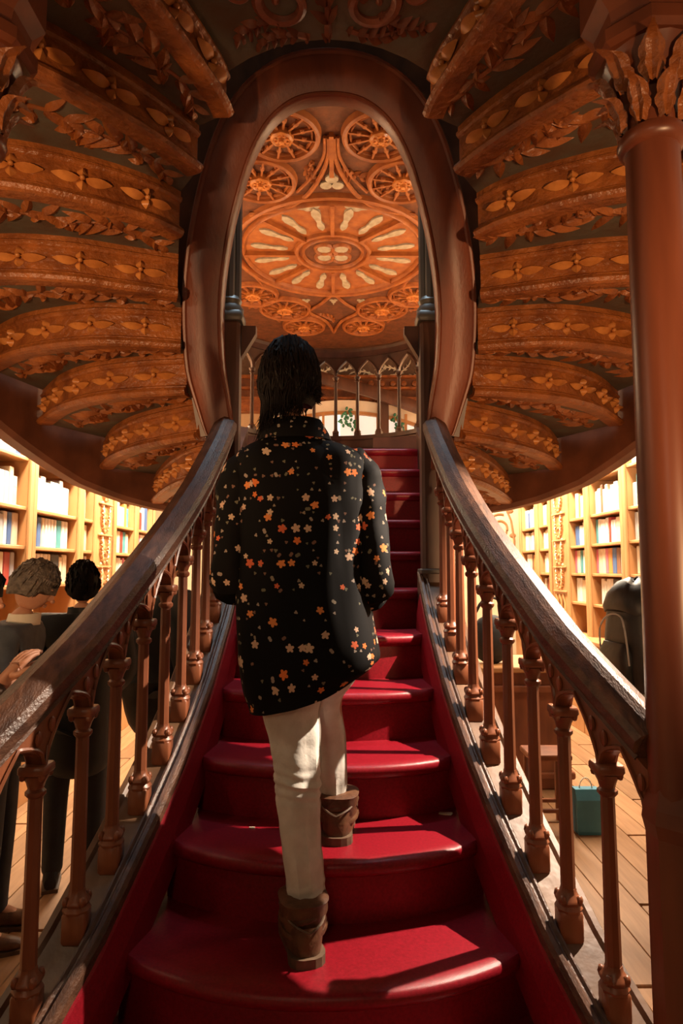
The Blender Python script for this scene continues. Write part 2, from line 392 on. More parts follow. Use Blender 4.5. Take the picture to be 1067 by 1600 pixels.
# small carved leaf filling between wheels
def leaf_mesh(name, m, L=.22, W=.06, H=.022, bend=.5, lobes=5, n=6):
    """acanthus spray: a curved spine carrying ridged, pointed leaflets"""
    b = MB()
    def leaflet(p, ang, l, w_, h):
        rows = []; M = T(p) @ Matrix.Rotation(ang, 4, 'Z')
        for i in range(n):
            t = i/(n-1); wv = w_*math.sin(math.pi*(t**.7))**.85+.0004; y = .25*l*t*t
            rows.append([M @ Vector((l*t, y-wv, 0)), M @ Vector((l*t, y, h*math.sin(math.pi*min(1, .18+.8*t))+.001)), M @ Vector((l*t, y+wv, 0))])
        b.rings(rows, closed=False, smooth=False)
    sp = []
    for i in range(lobes*2+1):
        t = i/(lobes*2); c = Vector((L*(t-.5), L*bend*(t-.4)**2, 0)); a = math.atan2(2*bend*(t-.4), 1); sp.append(c)
        k = math.sin(math.pi*(t*.85+.12))
        if i % 2 == 0 and i < lobes*2:
            leaflet(c, a+.75, W*1.25*k, W*.27*k, H); leaflet(c, a-.75, W*1.25*k, W*.27*k, H)
    leaflet(sp[-2], math.atan2(sp[-1].y-sp[-2].y, sp[-1].x-sp[-2].x), L*.22, W*.24, H)
    b.tube(sp, [H*.55*(1-.6*i/len(sp)) for i in range(len(sp))], 5)
    return b.mesh(name, m, recalc=False)
cleaf = leaf_mesh('carved_leaf', CEIL, .30, .07, .03, .6)
FLIP = Matrix.Rotation(math.pi, 4, 'X')
for k in range(26):
    a = k*2.399; rr = 1.12+.75*((k*.618) % 1)
    inst('carved_leaf', cleaf, T((C0.x+rr*math.cos(a), C0.y+rr*math.sin(a), zc-.004)) @ FLIP @ rotz(a*1.7), ceiling)

# ================================================================== CENTRAL STAIR
RI = .1875; TR = .275; D0 = 1.65; Z0 = CZ-1.03          # step 0 = first nosing in view; two more below it
def zs(D): return Z0 + RI/TR*(D-D0)
XR = [(1.3, .80), (1.45, .745), (1.6, .69), (1.73, .645), (1.88, .612), (2.04, .578), (2.2, .55), (2.35, .53), (2.5, .515), (2.8, .502), (3.1, .50), (3.4, .5)]
def xr(D): return lerp_tab(XR, D)
def halfw(D): return xr(D)-.075 if D < 3.0 else min(.60, .425+.16*(D-3.0))
stair = thing('staircase', 'central flight of stairs covered in worn red carpet', 'staircase', (0, 1.1, 0))
for i in range(-2, 11):
    Dn = D0+TR*i; zt = Z0+RI*i
    bul = lerp_tab([(-2, .2), (0, .18), (1, .165), (2, .12), (3, .10), (5, .06), (8, .02), (10, 0.)], i)
    hw = halfw(max(Dn+.12, 1.3))
    b = MB(); rs = []
    nx = 33; dep = TR+.26 if i < 10 else .5
    for j in range(nx):
        u = -1+2*j/(nx-1); x = u*hw
        y0 = Dn+bul*abs(u)**2.2
        if i == 10: y0 = Dn
        e = max(0, (abs(u)-.88)/.12); ns = .038*(1-e*e)      # nosing dies away at its ends
        dr = .012*e
        prof = [(dep-(y0-Dn), -.02)] if False else []
        prof = [(.042, -RI-.02), (.042, -.050), (.042-ns*.55, -.050), (.042-ns*.9, -.040), (.042-ns*1.1, -.024), (.042-ns*1.02, -.010), (.042-ns*.75, -.002), (.05, 0), (.16, 0), (dep-(y0-Dn), 0), (dep-(y0-Dn), -.03), (.09, -.06), (.09, -RI-.02)]
        rs.append([Vector((x, y0+a, zt+c)) for a, c in prof])
    b.rings(rs, smooth=True)
    st = b.build('carpeted_step', CARPET, stair)
for s in (-1, 1):                                          # carpeted slope where the steps meet the curb
    b = MB(); rs = []
    for k in range(30):
        D = 1.15+(3.0-1.15)*k/29; x = xr(D)-.07; zz = zs(D)
        rs.append([Vector((s*x, D, zz+.02)), Vector((s*(x-.012), D, zz-.01)), Vector((s*(x-.026), D, zz-.09)), Vector((s*(x-.030), D, zz-.20)), Vector((s*x, D, zz-.20))])
    b.rings(rs, smooth=False); b.build('side_carpet', CARPET, stair)
    # moulded curb under the balusters
    path = []; fr_ = []
    for k in range(40):
        D = 1.15+(3.1-1.15)*k/39; path.append(Vector((s*xr(D), D, zs(D)))); fr_.append((Vector((s, 0, 0)), Vector((0, 0, 1))))
    prof = [(-.034, -.2), (-.034, .02), (-.026, .024), (.058, .024), (.066, .036), (.082, .036), (.09, .022), (.09, -.34), (.06, -.36), (.06, -.2)]
    b = MB(); b.sweep(path, fr_, prof); b.build('curb', CURB, stair)
    prof = [(-.078, -.2), (-.078, .028), (-.071, .044), (-.060, .047), (-.052, .036), (-.047, .036), (-.041, .044), (-.036, .044), (-.030, .024), (-.030, -.2)]
    b = MB(); b.sweep(path, fr_, prof); b.build('curb_moulding', RAIL, stair)
    b = MB(); b.sweep(path, [(Vector((s, 0, 0)), Vector((0, 0, 1)))]*40, [(.02, -.2), (.055, -.2), (.055, -1.2), (.02, -1.2)]) ; 
    # outer string panel trimmed at the floor
    b.v = [(x, y, max(z_, .0)) for x, y, z_ in b.v]; b.build('side_panel', BAL, stair)
    # upper side boards beyond the posts
    b = MB(); rs = []
    for k in range(8):
        D = 3.12+(4.5-3.12)*k/7; x = halfw(D)+.0; zz = zs(D)
        rs.append([Vector((s*x, D, zz+.10)), Vector((s*(x+.05), D, zz+.10)), Vector((s*(x+.05), D, zz-.35)), Vector((s*x, D, zz-.35))])
    b.rings(rs); b.build('upper_string', POST, stair)
# ---- landing
ZL = Z0+RI*10
ld = thing('landing', 'dark half-round landing at the head of the red stairs', 'landing', (0, 4.9, ZL-.2))
pts = [(-1.05, 4.62), (1.05, 4.62)]+[(1.12*math.cos(a), 4.55+1.12*math.sin(a)) for a in [math.pi*k/24 for k in range(0, 25)]]
b = MB(); b.prism(pts[2:], ZL-.16, ZL-.002); b.build('landing_floor', CARPET, ld)
# ================================================================== BALUSTRADES OF THE FLIGHT
def bal_meshes():
    sh = MB(); sh.lathe([(.021, .085), (.019, .11), (.0175, .30), (.0165, .50), (.019, .515)], 8, smooth=False, ph=math.pi/8)
    ba = MB(); ba.bevbox((0, 0, .02), (.058, .058, .075), .005); ba.lathe([(.034, .055), (.036, .062), (.030, .072), (.034, .08), (.031, .088), (.022, .098), (.020, .11)], 8, smooth=False, ph=math.pi/8)
    for k in range(4):
        a = math.pi/4+k*math.pi/2; ba.ball((.030*math.cos(a), .030*math.sin(a), .085), (.010, .010, .014), 6, 4)
    ca = MB(); ca.lathe([(.018, .495), (.024, .502), (.024, .510), (.018, .516), (.022, .530), (.031, .548), (.026, .551)], 8, smooth=False, ph=math.pi/8)
    ca.bevbox((0, 0, .562), (.066, .066, .022), .005)
    for k in range(4):
        a = k*math.pi/2+math.pi/4; ca.ball((.032*math.cos(a), .032*math.sin(a), .548), (.009, .009, .011), 6, 4)
    return sh.mesh('baluster', BAL), ba.mesh('base', BAL), ca.mesh('capital', BAL)
SH, BA, CA = bal_meshes()
RAILP = [(-.036, -.104), (-.046, -.090), (-.040, -.078), (-.050, -.072), (-.057, -.058), (-.057, -.034), (-.046, -.018), (-.020, -.004), (0, .003), (.020, -.004), (.046, -.018), (.057, -.034), (.057, -.058), (.050, -.072), (.040, -.078), (.046, -.090), (.036, -.104)]
def arch_panel(s, Da, Db, top=.715):
    b = MB(); lo = []; hi = []; n = 14
    for i in range(n+1):
        t = i/n; D = Da+(Db-Da)*t
        q = 1-abs(2*t-1); e = .586+.105*(q**.55)
        if i in (0, n): e = .584
        lo.append((D, zs(D)+.024+e-.024)); hi.append((D, zs(D)+top))
    rs = []
    for (D, zl), (_, zh) in zip(lo, hi):
        x = xr(D); rs.append([Vector((s*(x-.017), D, zl)), Vector((s*(x+.017), D, zl)), Vector((s*(x+.017), D, zh)), Vector((s*(x-.017), D, zh))])
    b.rings(rs)
    for off in (-.019, .019):                       # arch moulding and a carved leaf in the spandrels
        b.tube([Vector((s*(xr(D)+off), D, zl+.008)) for D, zl in lo], .0055, 5)
        for t in (.13, .87):
            D = Da+(Db-Da)*t; b.ball((s*(xr(D)+off), D, zs(D)+.672), (.006, .016, .020), 6, 4)
    return b
for s, side in ((-1, 'left'), (1, 'right')):
    bal = thing('balustrade', 'carved wooden balustrade on the %s of the red stairs, %s' % (side, 'in front of the black coats' if s < 0 else 'running into the tall column'), 'balustrade', (s*.65, 1.4, zs(1.4)))
    Ds = [1.60+.152*k for k in range(9)]
    if s < 0: Ds = [1.448]+Ds
    for D in Ds:
        M = T((s*xr(D), D, zs(D)+.024))
        sh = inst('baluster', SH, M, bal); inst('base', BA, M, sh); inst('capital', CA, M, sh)
    for Da, Db in zip(Ds, Ds[1:]+[2.99]): arch_panel(s, Da, Db).build('arch_panel', BAL, bal)
    if s > 0: arch_panel(s, 1.46, 1.60).build('arch_panel', BAL, bal)
    if s < 0: arch_panel(s, 1.296, 1.448).build('arch_panel', BAL, bal)
    path = []
    Da, Db = (1.44, 3.06) if s > 0 else (1.12, 3.06)
    for k in range(34):
        D = Da+(Db-Da)*k/33; path.append(Vector((s*(xr(D)+.006), D, zs(D)+.82)))
    tn = []
    for i in range(34):
        t = (path[min(i+1, 33)]-path[max(i-1, 0)]).normalized(); a = Vector((s*abs(t.y), -s*s*t.x*0, 0)).normalized(); bb = a.cross(t).normalized()
        if bb.z < 0: bb = -bb
        tn.append((a, bb))
    b = MB(); b.sweep(path, tn, RAILP, smooth=False); hr = b.build('handrail', RAIL, bal)
    # ---- post at the head of the balustrade
    po = thing('newel_post', 'dark square post carrying a slim grey-green column, at the %s of the opening' % side, 'post', (s*.495, 3.09, zs(3.09)-.15))
    b = MB(); b.bevbox((s*.495, 3.09, (zs(3.09)-.15+CZ+1.22)/2), (.105, .105, CZ+1.22-zs(3.09)+.15), .014); b.build('post_body', POST, po)
    b = MB(); b.bevbox((s*.495, 3.09, CZ+1.24), (.135, .135, .05), .012); b.lathe([(.062, CZ+1.26), (.066, CZ+1.285), (.05, CZ+1.31), (.056, CZ+1.33), (.044, CZ+1.35)], 12, c=(s*.495, 3.09, 0)); b.build('post_cap', GREENP, po)
    b = MB()
    for dx, dy in ((.028, 0), (-.028, 0), (0, .028), (0, -.028)): b.lathe([(.024, CZ+1.33), (.022, CZ+2.15)], 8, c=(s*.495+dx, 3.09+dy, 0))
    b.build('slim_column', GREENP, po)
    b = MB(); b.bevbox((s*.485, 3.075, zs(3.06)+.06), (.115, .13, .025), .006); b.build('foot_cap', GREENP, po)
    b = MB(); b.prism([(0, 0), (.07, .12), (.07, .16), (0, .16)], -.025, .025, M=T((s*.44, 3.12, CZ+1.05)) @ Matrix.Scale(-s, 4, (1, 0, 0)) @ Matrix.Rotation(math.pi/2, 4, 'X')); b.build('bracket', POST, po)

# ================================================================== BALCONY BALUSTRADE AT THE FAR SIDE OF THE LANDING
bc = thing('balcony_balustrade', 'curved dark balcony balustrade of pointed arches at the back of the landing', 'balustrade', (0, 5.55, ZL))
def arc(r, a, z_): return Vector((r*math.sin(a), 4.52+r*math.cos(a), z_))
zb = CZ+at(560, 690, 5.5).z-CZ
zr = at(530, 546, 5.5).z
rs = []; angs = [R(-62+124*k/40) for k in range(41)]
def arcsweep(prof, name, m):
    b = MB(); b.rings([[arc(.98+q, a, zz) for q, zz in prof] for a in angs]); return b.build(name, m, bc)
arcsweep([(-.05, ZL-.16), (.05, ZL-.16), (.05, zb), (-.05, zb)], 'plinth', POST)
arcsweep([(-.07, zb), (.07, zb), (.07, zb+.035), (-.07, zb+.035)], 'bottom_rail', POST)
arcsweep([(-.06, zr-.05), (-.03, zr-.085), (.03, zr-.085), (.06, zr-.05), (.065, zr-.025), (.04, zr), (-.04, zr), (-.065, zr-.025)], 'top_rail', POST)
hB = zr-.085-(zb+.035)
shb = MB(); shb.lathe([(.020, .05), (.016, .08), (.014, hB*.70)], 8, smooth=False); shb = shb.mesh('baluster', POST)
bab = MB(); bab.bevbox((0, 0, .02), (.055, .055, .04), .005); bab.lathe([(.028, .04), (.03, .05), (.02, .06)], 8); bab = bab.mesh('base', POST)
cab = MB(); cab.lathe([(.014, hB*.69), (.024, hB*.705), (.017, hB*.72), (.028, hB*.745), (.03, hB*.755)], 8); cab = cab.mesh('capital', POST)
na = 10; da = R(11.2)
aa = [(-na/2+k+.12)*da for k in range(na+1)]
for a in aa:
    M = T(arc(.98, a, zb+.035)) @ rotz(-a); sh = inst('baluster', shb, M, bc); inst('base', bab, M, sh); inst('capital', cab, M, sh)
for a0, a1 in zip(aa, aa[1:]):
    b = MB(); rs = []; tr = []
    for i in range(15):
        t = i/14; a = a0+(a1-a0)*t; q = 1-abs(2*t-1); zl = zb+.035+hB*.755+hB*.20*(q**.55)
        rs.append([arc(.965, a, zl), arc(.995, a, zl), arc(.995, a, zr-.08), arc(.965, a, zr-.08)]); tr.append(arc(.96, a, zl+.004))
    b.rings(rs); b.tube(tr, .011, 5); b.build('pointed_arch', POST, bc)

# ================================================================== UPPER WINDING FLIGHTS
ZU = .45; HU = .19
CURV = {-1: [(-.62, 3.45), (-.70, 3.8), (-.80, 4.15), (-.92, 4.56)],
 0: [(-.63, 3.20), (-.77, 3.37), (-.94, 3.70), (-1.10, 4.08), (-1.21, 4.37)],
 1: [(-.65, 3.12), (-.84, 3.25), (-1.07, 3.45), (-1.28, 3.73), (-1.45, 4.06)],
 2: [(-.685, 3.00), (-.89, 3.03), (-1.16, 3.12), (-1.41, 3.31), (-1.66, 3.63)],
 3: [(-.695, 2.91), (-.88, 2.87), (-1.10, 2.86), (-1.46, 2.98), (-1.76, 3.22)],
 4: [(-.68, 2.77), (-.91, 2.69), (-1.12, 2.62), (-1.40, 2.60), (-1.76, 2.70)],
 5: [(-.635, 2.60), (-.72, 2.50), (-.92, 2.37), (-1.22, 2.26), (-1.72, 2.22)],
 6: [(-.53, 2.45), (-.58, 2.36), (-.67, 2.23), (-.79, 2.09), (-.95, 1.93), (-1.42, 1.58)],
 7: [(-.405, 2.38), (-.42, 2.28), (-.48, 2.10), (-.57, 1.86), (-.80, 1.32)]}
NS = 22
CV = {}
for k, P in CURV.items(): CV[k] = resample(catmull([Vector((x, y, 0)) for x, y in P], 8), NS)
RIS = [(-.03, -.002), (.012, -.004), (.026, .002), (.034, .016), (.028, .030), (.014, .036), (.014, .042), (.006, .046), (0, .052), (0, .150), (.008, .154), (.016, .162), (.016, .172), (.006, .180), (.006, HU+.02), (-.05, HU+.05), (-.05, .0)]
def petal_flower():
    b = MB()
    def pet(L, W, H, ang, off):
        n = 8; rows = []
        for i in range(n):
            t = i/(n-1); wv = W*math.sin(math.pi*(t**.8))**.9+.0006; x = off+L*t
            rows.append([Vector((x, -wv, 0)), Vector((x, -wv*.45, H*.55*math.sin(math.pi*t)+.002)), Vector((x, 0, H*math.sin(math.pi*min(1, t*.85+.1))+.003)), Vector((x, wv*.45, H*.55*math.sin(math.pi*t)+.002)), Vector((x, wv, 0))])
        M = Matrix.Rotation(ang, 4, 'Z'); b.rings([[M @ p for p in r] for r in rows], closed=False, smooth=False)
    for a in (0, math.pi): pet(.100, .0215, .032, a, .010)
    for a in (math.pi/2, -math.pi/2): pet(.038, .020, .024, a, .006)
    b.ball((0, 0, .014), (.011, .011, .012), 8, 5)
    return b.mesh('carved_flower', GILT_HILIT, recalc=False)  # same oak as the riser; petal highlights are put into the paler colour
FLOWER = petal_flower()
SLEAF = leaf_mesh('carved_leaf', CARVED, .27, .095, .020, .7)
SLEAF2 = leaf_mesh('carved_leaf', CARVED, .24, .085, .018, -.8, 4)
def mir(p, s): return Vector((p.x*(1 if s < 0 else -1), p.y, p.z))
flights = {}
for s, side in ((-1, 'left'), (1, 'right')):
    fl_ = thing('winding_flight', 'carved underside of the winding upper flight on the %s, steps with flower bands' % side, 'staircase', (s*1.2, 3.2, CZ+ZU))
    flights[s] = fl_
    for k in range(0, 8):
        zk = CZ+ZU+HU*k; C = [mir(p, s) for p in CV[k]]
        prevC = [mir(p, s) for p in CV[k-1]]
        path = []; fr_ = []; nor = []
        for i, p in enumerate(C):
            t = (C[min(i+1, NS-1)]-C[max(i-1, 0)]).normalized()
            nrm = Vector((t.y, -t.x, 0)) if s < 0 else Vector((-t.y, t.x, 0))
            nrm = nrm if nrm.dot(p-prevC[i]) > 0 or True else -nrm
            if (p-prevC[i]).dot(nrm) < 0: nrm = -nrm
            path.append(Vector((p.x, p.y, zk))); fr_.append((nrm, Vector((0, 0, 1)))); nor.append((t, nrm))
        # one consistent side
        ref = nor[NS//2][1]
        fr_ = [((a if a.dot(ref) > 0 else -a), b_) for a, b_ in fr_]
        b = MB(); b.sweep(path, fr_, RIS); rz = b.build('riser', CARVED, fl_)
        # soffit panel between this lip and the riser behind and below
        b = MB(); top = []; rows = []
        for i in range(NS):
            q0 = path[i]; q1 = Vector((prevC[i].x, prevC[i].y, zk))
            rows.append([q0+Vector((0, 0, .012)), q1+Vector((0, 0, .012)), q1+Vector((0, 0, .05)), q0+Vector((0, 0, .05))])
        b.rings(rows); so = b.build('soffit', GROUND, fl_)
        # flowers along the band
        Ls = [0.]
        for a, c in zip(path, path[1:]): Ls.append(Ls[-1]+(c-a).length)
        sp = .245; d = .16
        while d < Ls[-1]-.06:
            i = next(j for j in range(NS-1) if Ls[j+1] >= d); t = (d-Ls[i])/(Ls[i+1]-Ls[i])
            p = path[i].lerp(path[i+1], t); a = fr_[i][0]; X = a.cross(Vector((0, 0, 1))).normalized(); Y = Vector((0, 0, 1))
            M = Matrix(((X.x, Y.x, a.x, 0), (X.y, Y.y, a.y, 0), (X.z, Y.z, a.z, 0), (0, 0, 0, 1)))
            inst('carved_flower', FLOWER, T(p+a*.001+Vector((0, 0, .101))) @ M, rz); d += sp
        # leaves carved on the soffit
        d = .18; j = 0
        while d < Ls[-1]-.08:
            i = next(q for q in range(NS-1) if Ls[q+1] >= d)
            wid = (path[i]-Vector((prevC[i].x, prevC[i].y, zk))).length
            if wid > .09:
                p = path[i].lerp(Vector((prevC[i].x, prevC[i].y, zk)), .45); tdir = nor[i][0]
                sc = min(1.25, max(.5, wid/.20))
                M = T(p+Vector((0, 0, .013))) @ rotz(math.atan2(tdir.y, tdir.x)+(0 if j % 2 else math.pi)) @ FLIP @ Matrix.Diagonal((1.1, sc, 1, 1))
                inst('carved_leaf', SLEAF if j % 2 else SLEAF2, M, so)
            d += .2; j += 1
    # outer string: a helical band round the outside
    ZB = [(-75, 1.60), (-50, 1.36), (-30, 1.18), (-10, .99), (0, .89), (10, .78), (19, .68), (30, .55), (40, .475), (48, .435), (60, .40), (80, .40)]
    rs = []
    for k in range(60):
        ph = -75+155*k/59; zz = CZ+lerp_tab(ZB, ph)-.02; c_, s_ = math.cos(R(ph)), math.sin(R(ph))
        def q(r, z_): return Vector((s*r*c_, 3.05+r*s_, z_))
        rs.append([q(1.78, zz+.62), q(1.78, zz+.03), q(1.80, zz), q(1.88, zz), q(1.90, zz+.03), q(1.90, zz+.62)])
    b = MB(); b.rings(rs); b.build('outer_string', OUTER, fl_)
# ---- bridge overhead between the two flights
br = thing('upper_landing', 'dark carved underside of the upper landing overhead, grey ground with red scrolls', 'landing', (0, 2.0, CZ+ZU+HU*8))
zk = CZ+ZU+HU*8
b = MB(); rows = []
for i in range(NS):
    p = CV[7][i]; row = []
    for q in range(9):
        u = -1+q/4; row.append(Vector((p.x*-u, p.y-.16*(1-u*u)*(1-i/(NS-1)), zk)))
    rows.append(row+[v+Vector((0, 0, .12)) for v in reversed(row)])
b.rings(rows, caps=False); b.build('soffit', GROUND, br)
SCRW = mat('red_scroll_wood', (.26, .075, .032), (.14, .04, .02), rough=.5, scale=12, bump=.3)
def spiral(cx, cy, r, turns, ph, sgn, rad=.02):
    pts = []; n = int(26*turns)
    for i in range(n+1):
        t = i/n; a = ph+sgn*2*math.pi*turns*t; q = r*(1-.72*t); pts.append(Vector((cx+q*math.cos(a), cy+q*math.sin(a), zk-.002)))
    return pts, [rad*(1.1-.5*i/n) for i in range(n+1)]
for s in (-1, 1):
    for cx, cy, r, tu, ph, rad in ((.15, 2.06, .105, 1.2, -1.2, .022), (.14, 1.80, .10, 1.3, 2.2, .018), (.30, 2.02, .06, 1.2, 3.6, .014)):
        pts, rd = spiral(s*cx, cy, r, tu, ph if s > 0 else math.pi-ph, s, rad)
        b = MB(); b.tube(pts, rd, 7); b.build('scroll', SCRW, br)
    for x, y, a in ((.27, 2.16, .4), (.30, 1.85, 1.2), (.07, 1.95, 1.5), (.17, 2.20, .1)):
        lm = leaf_mesh('scroll_leaf', SCRW, .2, .05, .025, .6); inst('scroll_leaf', lm, T((s*x, y, zk)) @ FLIP @ rotz(-a if s > 0 else math.pi+a), br)
lm = leaf_mesh('scroll_leaf', SCRW, .22, .06, .03, 0., 3); inst('scroll_leaf', lm, T((0, 2.1, zk)) @ FLIP @ rotz(math.pi/2), br)
# ---- oval inner string framing the opening
ov = thing('oval_frame', 'thick red-brown wooden oval frame arching around the stair opening', 'frame', (0, 3.0, CZ+.7))
LP = [(-.545, 3.08, .66), (-.565, 3.05, .80), (-.592, 2.99, 1.004), (-.588, 2.91, 1.253), (-.545, 2.81, 1.482), (-.482, 2.72, 1.678), (-.405, 2.65, 1.856), (-.305, 2.60, 1.990), (-.165, 2.56, 2.068), (0, 2.55, 2.090)]
full = [Vector((x, y, z_+CZ)) for x, y, z_ in LP]; full += [Vector((-p.x, p.y, p.z)) for p in reversed(full[:-1])]
path = catmull(full, 5)
fr_ = []
cen = Vector((0, 2.85, CZ+1.25))
for i, p in enumerate(path):
    t = (path[min(i+1, len(path)-1)]-path[max(i-1, 0)]).normalized()
    nrm = p-cen; nrm -= t*nrm.dot(t); nrm.normalize(); bb = t.cross(nrm).normalized()
    if bb.y > 0: bb = -bb
    # keep the broad face turned to the stair foot
    f_ = Vector((0, -1, -.25)); f_ -= t*f_.dot(t); f_.normalize(); nn = t.cross(f_).normalized()
    if nn.dot(nrm) < 0: nn = -nn
    fr_.append((nn, f_))
prof = [(-.084, -.07), (-.088, .026), (-.082, .036), (-.074, .036), (-.066, .028), (-.02, .044), (.03, .046), (.074, .034), (.082, .042), (.092, .042), (.100, .030), (.098, -.07)]
b = MB(); rs = []
for i, (p, (a, f_)) in enumerate(zip(path, fr_)):
    u = min(i, len(path)-1-i)/(len(path)/2); k = min(1, .55+u*2.4); rs.append([p+a*(x*k if x > 0 else x)+f_*y for x, y in prof])
b.rings(rs, smooth=True); b.build('moulded_band', STRING, ov)
b = MB(); rs = []
for i, (p, (a, f_)) in enumerate(zip(path, fr_)):
    u = min(i, len(path)-1-i)/(len(path)/2); q = .11+.26*max(0, min(1, (u-.18)/.2))
    rs.append([p+a*x+f_*y for x, y in ((.05, -.05), (q, -.05), (q, -.09), (.10, -.09), (.10, -.30), (.05, -.30))])
b.rings(rs); b.build('dark_infill', POST, ov)  # dark sheet added to give the gap outside the frame its shade

# ================================================================== COLUMNS
def column(name, cx, cy, label):
    c = thing(name, label, 'column', (cx, cy, 0))
    zt = CZ+1.03
    b = MB(); b.lathe([(.062, .75), (.066, 1.15), (.064, 1.6), (.060, zt-.02)], 24, c=(cx, cy, 0)); b.build('shaft', COLUMN, c)
    b = MB(); b.lathe([(.085, 0), (.085, .12), (.075, .15), (.075, 1.02), (.082, 1.05), (.078, 1.08), (.066, 1.12)], 8, c=(cx, cy, 0), smooth=False, ph=math.pi/8); b.build('newel_base', COLUMN, c)
    b = MB(); b.lathe([(.06, zt-.04), (.074, zt-.03), (.078, zt-.015), (.072, zt), (.06, zt+.005)], 24, c=(cx, cy, 0)); b.build('neck_ring', GILT_HILIT if False else COLUMN, c)
    b = MB(); b.lathe([(.058, zt), (.060, zt+.06), (.075, zt+.14), (.11, zt+.20)], 16, c=(cx, cy, 0)); b.build('capital', COLUMN, c)
    b = MB(); b.lathe([(.12, zt+.19), (.135, zt+.20), (.135, zt+.23), (.115, zt+.25), (.12, zt+.28), (.15, zt+.31), (.15, zt+.5)], 8, c=(cx, cy, 0), smooth=False, ph=math.pi/8); b.build('abacus', COLUMN, c)
    lf = MB(); n = 12; rows = []
    for i in range(n):
        t = i/(n-1); wv = .026*(math.sin(math.pi*(t*.85+.12)))*(.7+.3*abs(math.cos(3.2*math.pi*t)))+.001
        out = .066+.012*t+.055*t**3; zz = .115*t-.03*max(0, t-.75)*4
        rows.append([Vector((out-.004, -wv, zz)), Vector((out+.010, -wv*.5, zz)), Vector((out+.004, 0, zz)), Vector((out+.010, wv*.5, zz)), Vector((out-.004, wv, zz))])
    lf.rings(rows, closed=False, smooth=True); lme = lf.mesh('acanthus_leaf', CARVED, recalc=False)
    for tier, (nz, k0, sc) in enumerate(((0.005, 0, 1.0), (.085, .5, 1.18))):
        for k in range(8): inst('acanthus_leaf', lme, T((cx, cy, zt+nz)) @ rotz((k+k0)*math.pi/4) @ Matrix.Diagonal((sc, sc, 1, 1)), c)
    return c
column('column', .787, 1.44, 'tall red-brown wooden column with leafy capital at the right handrail end')
column('column', -.835, 1.44, 'column mostly out of view, leafy capital showing at the upper left corner')

# ================================================================== BOOKCASES
GRP = []
BN = [0]
book_meshes = {}
def book(Mw, t, h, d, colr, label, group):
    key = (round(t, 3), round(h, 2), colr)
    if key not in book_meshes:
        b = MB(); b.bevbox((0, 0, h/2), (d, t, h), min(.006, t*.2)); b.box((d*.02, 0, h/2), (d*.94, t*.72, h*1.006)); b.box((-d*.5-.0006, 0, h*.72), (.0012, t*.7, h*.16))
        book_meshes[key] = b.mesh('book', BOOKC[colr])
    o = inst('book', book_meshes[key], Mw); tag(o, label, 'book', group); BN[0] += 1; return o
PALW = ['white']*13+['cream']*8+['grey']*2+['blue']*2+['brown', 'red', 'teal', 'black', 'pink', 'orange']
HN = ['lowest', 'second', 'third', 'fourth', 'fifth', 'top']
ORD = ['first', 'second', 'third', 'fourth', 'fifth', 'sixth', 'seventh', 'eighth', 'ninth', 'tenth', 'eleventh', 'twelfth', 'thirteenth', 'fourteenth', 'fifteenth', 'sixteenth', 'seventeenth', 'eighteenth', 'nineteenth', 'twentieth']
def bookcase(side, xf, y0, y1, shelves, desc, seed, nb, fill=.96):
    rnd = random.Random(seed); s = side
    c = thing('bookcase', 'light oak shelves of pale books, the %s' % desc, 'bookcase', (s*(xf+.15), (y0+y1)/2, 0), 'oak bookcases along the side walls')
    xb = xf+.30
    def bx(name, a, d, m=SHELF): b = MB(); b.bevbox(a, d, .005); b.build(name, m, c)
    b = MB(); b.box((s*xb, (y0+y1)/2, 1.7), (.02, y1-y0, 3.2)); b.build('back_panel', SHELFB, c)
    for y in (y0+.02, y1-.02): bx('upright', (s*(xf+.15), y, 1.7), (.30, .04, 3.2))
    for y in (y0+.02, y1-.02): bx('front_stile', (s*(xf-.01), y, 1.7), (.02, .06, 3.2), SHELF)
    for z_ in shelves: bx('shelf', (s*(xf+.15), (y0+y1)/2, z_), (.29, y1-y0-.08, .028))
    bx('cupboard_base', (s*(xf+.10), (y0+y1)/2, .45), (.40, y1-y0-.002, .9))
    bx('ledge', (s*(xf+.08), (y0+y1)/2, .915), (.50, y1-y0-.002, .035))
    for r, z_ in enumerate(shelves):
        y = y0+.05; top = (shelves[r+1] if r+1 < len(shelves) else z_+.36)-z_-.05; row = []
        while y < y1-.06:
            if rnd.random() > fill: y += rnd.uniform(.03, .08); continue
            t = rnd.choice((.05, .06, .07, .085)); h = min(top, rnd.choice((.21, .23, .25, .27, .28)))
            if rnd.random() > .93: t = rnd.choice((.12, .15))
            if y+t > y1-.045: break
            row.append((y, t, h, rnd.choice(PALW))); y += t+.004
        if s > 0: row.reverse()                     # far end is on the left in the right-hand cases
        row = row if s < 0 else row
        for q, (y, t, h, colr) in enumerate(row):
            book(T((s*(xf+.14), y+t/2, z_+.0145)) @ Matrix.Rotation(0 if s > 0 else math.pi, 4, 'Z'), t, h, .18, colr,
                 '%s book, %s from the left on the %s shelf, %s' % (colr, ORD[q], HN[r] if r+1 < len(shelves) else 'top', desc), 'books in the %s' % desc)
SR = [1.24, 1.54, 1.83, 2.12, 2.49]
SL = [1.19, 1.47, 1.75, 2.03, 2.39]
bookcase(1, 2.55, 4.75, 5.55, SR[1:], 'bookcase touching the tall column', 1, 0)
bookcase(1, 2.55, 5.57, 6.38, SR, 'wide bookcase above the backpack', 2, 0)
bookcase(1, 2.55, 6.40, 6.95, SR, 'narrow bookcase right of right pilaster', 3, 0)
bookcase(1, 2.55, 7.50, 8.00, SR, 'bookcase left of right pilaster', 4, 0)
bookcase(1, 2.55, 8.02, 8.74, SR, 'bookcase beside painted scrolls', 5, 0)
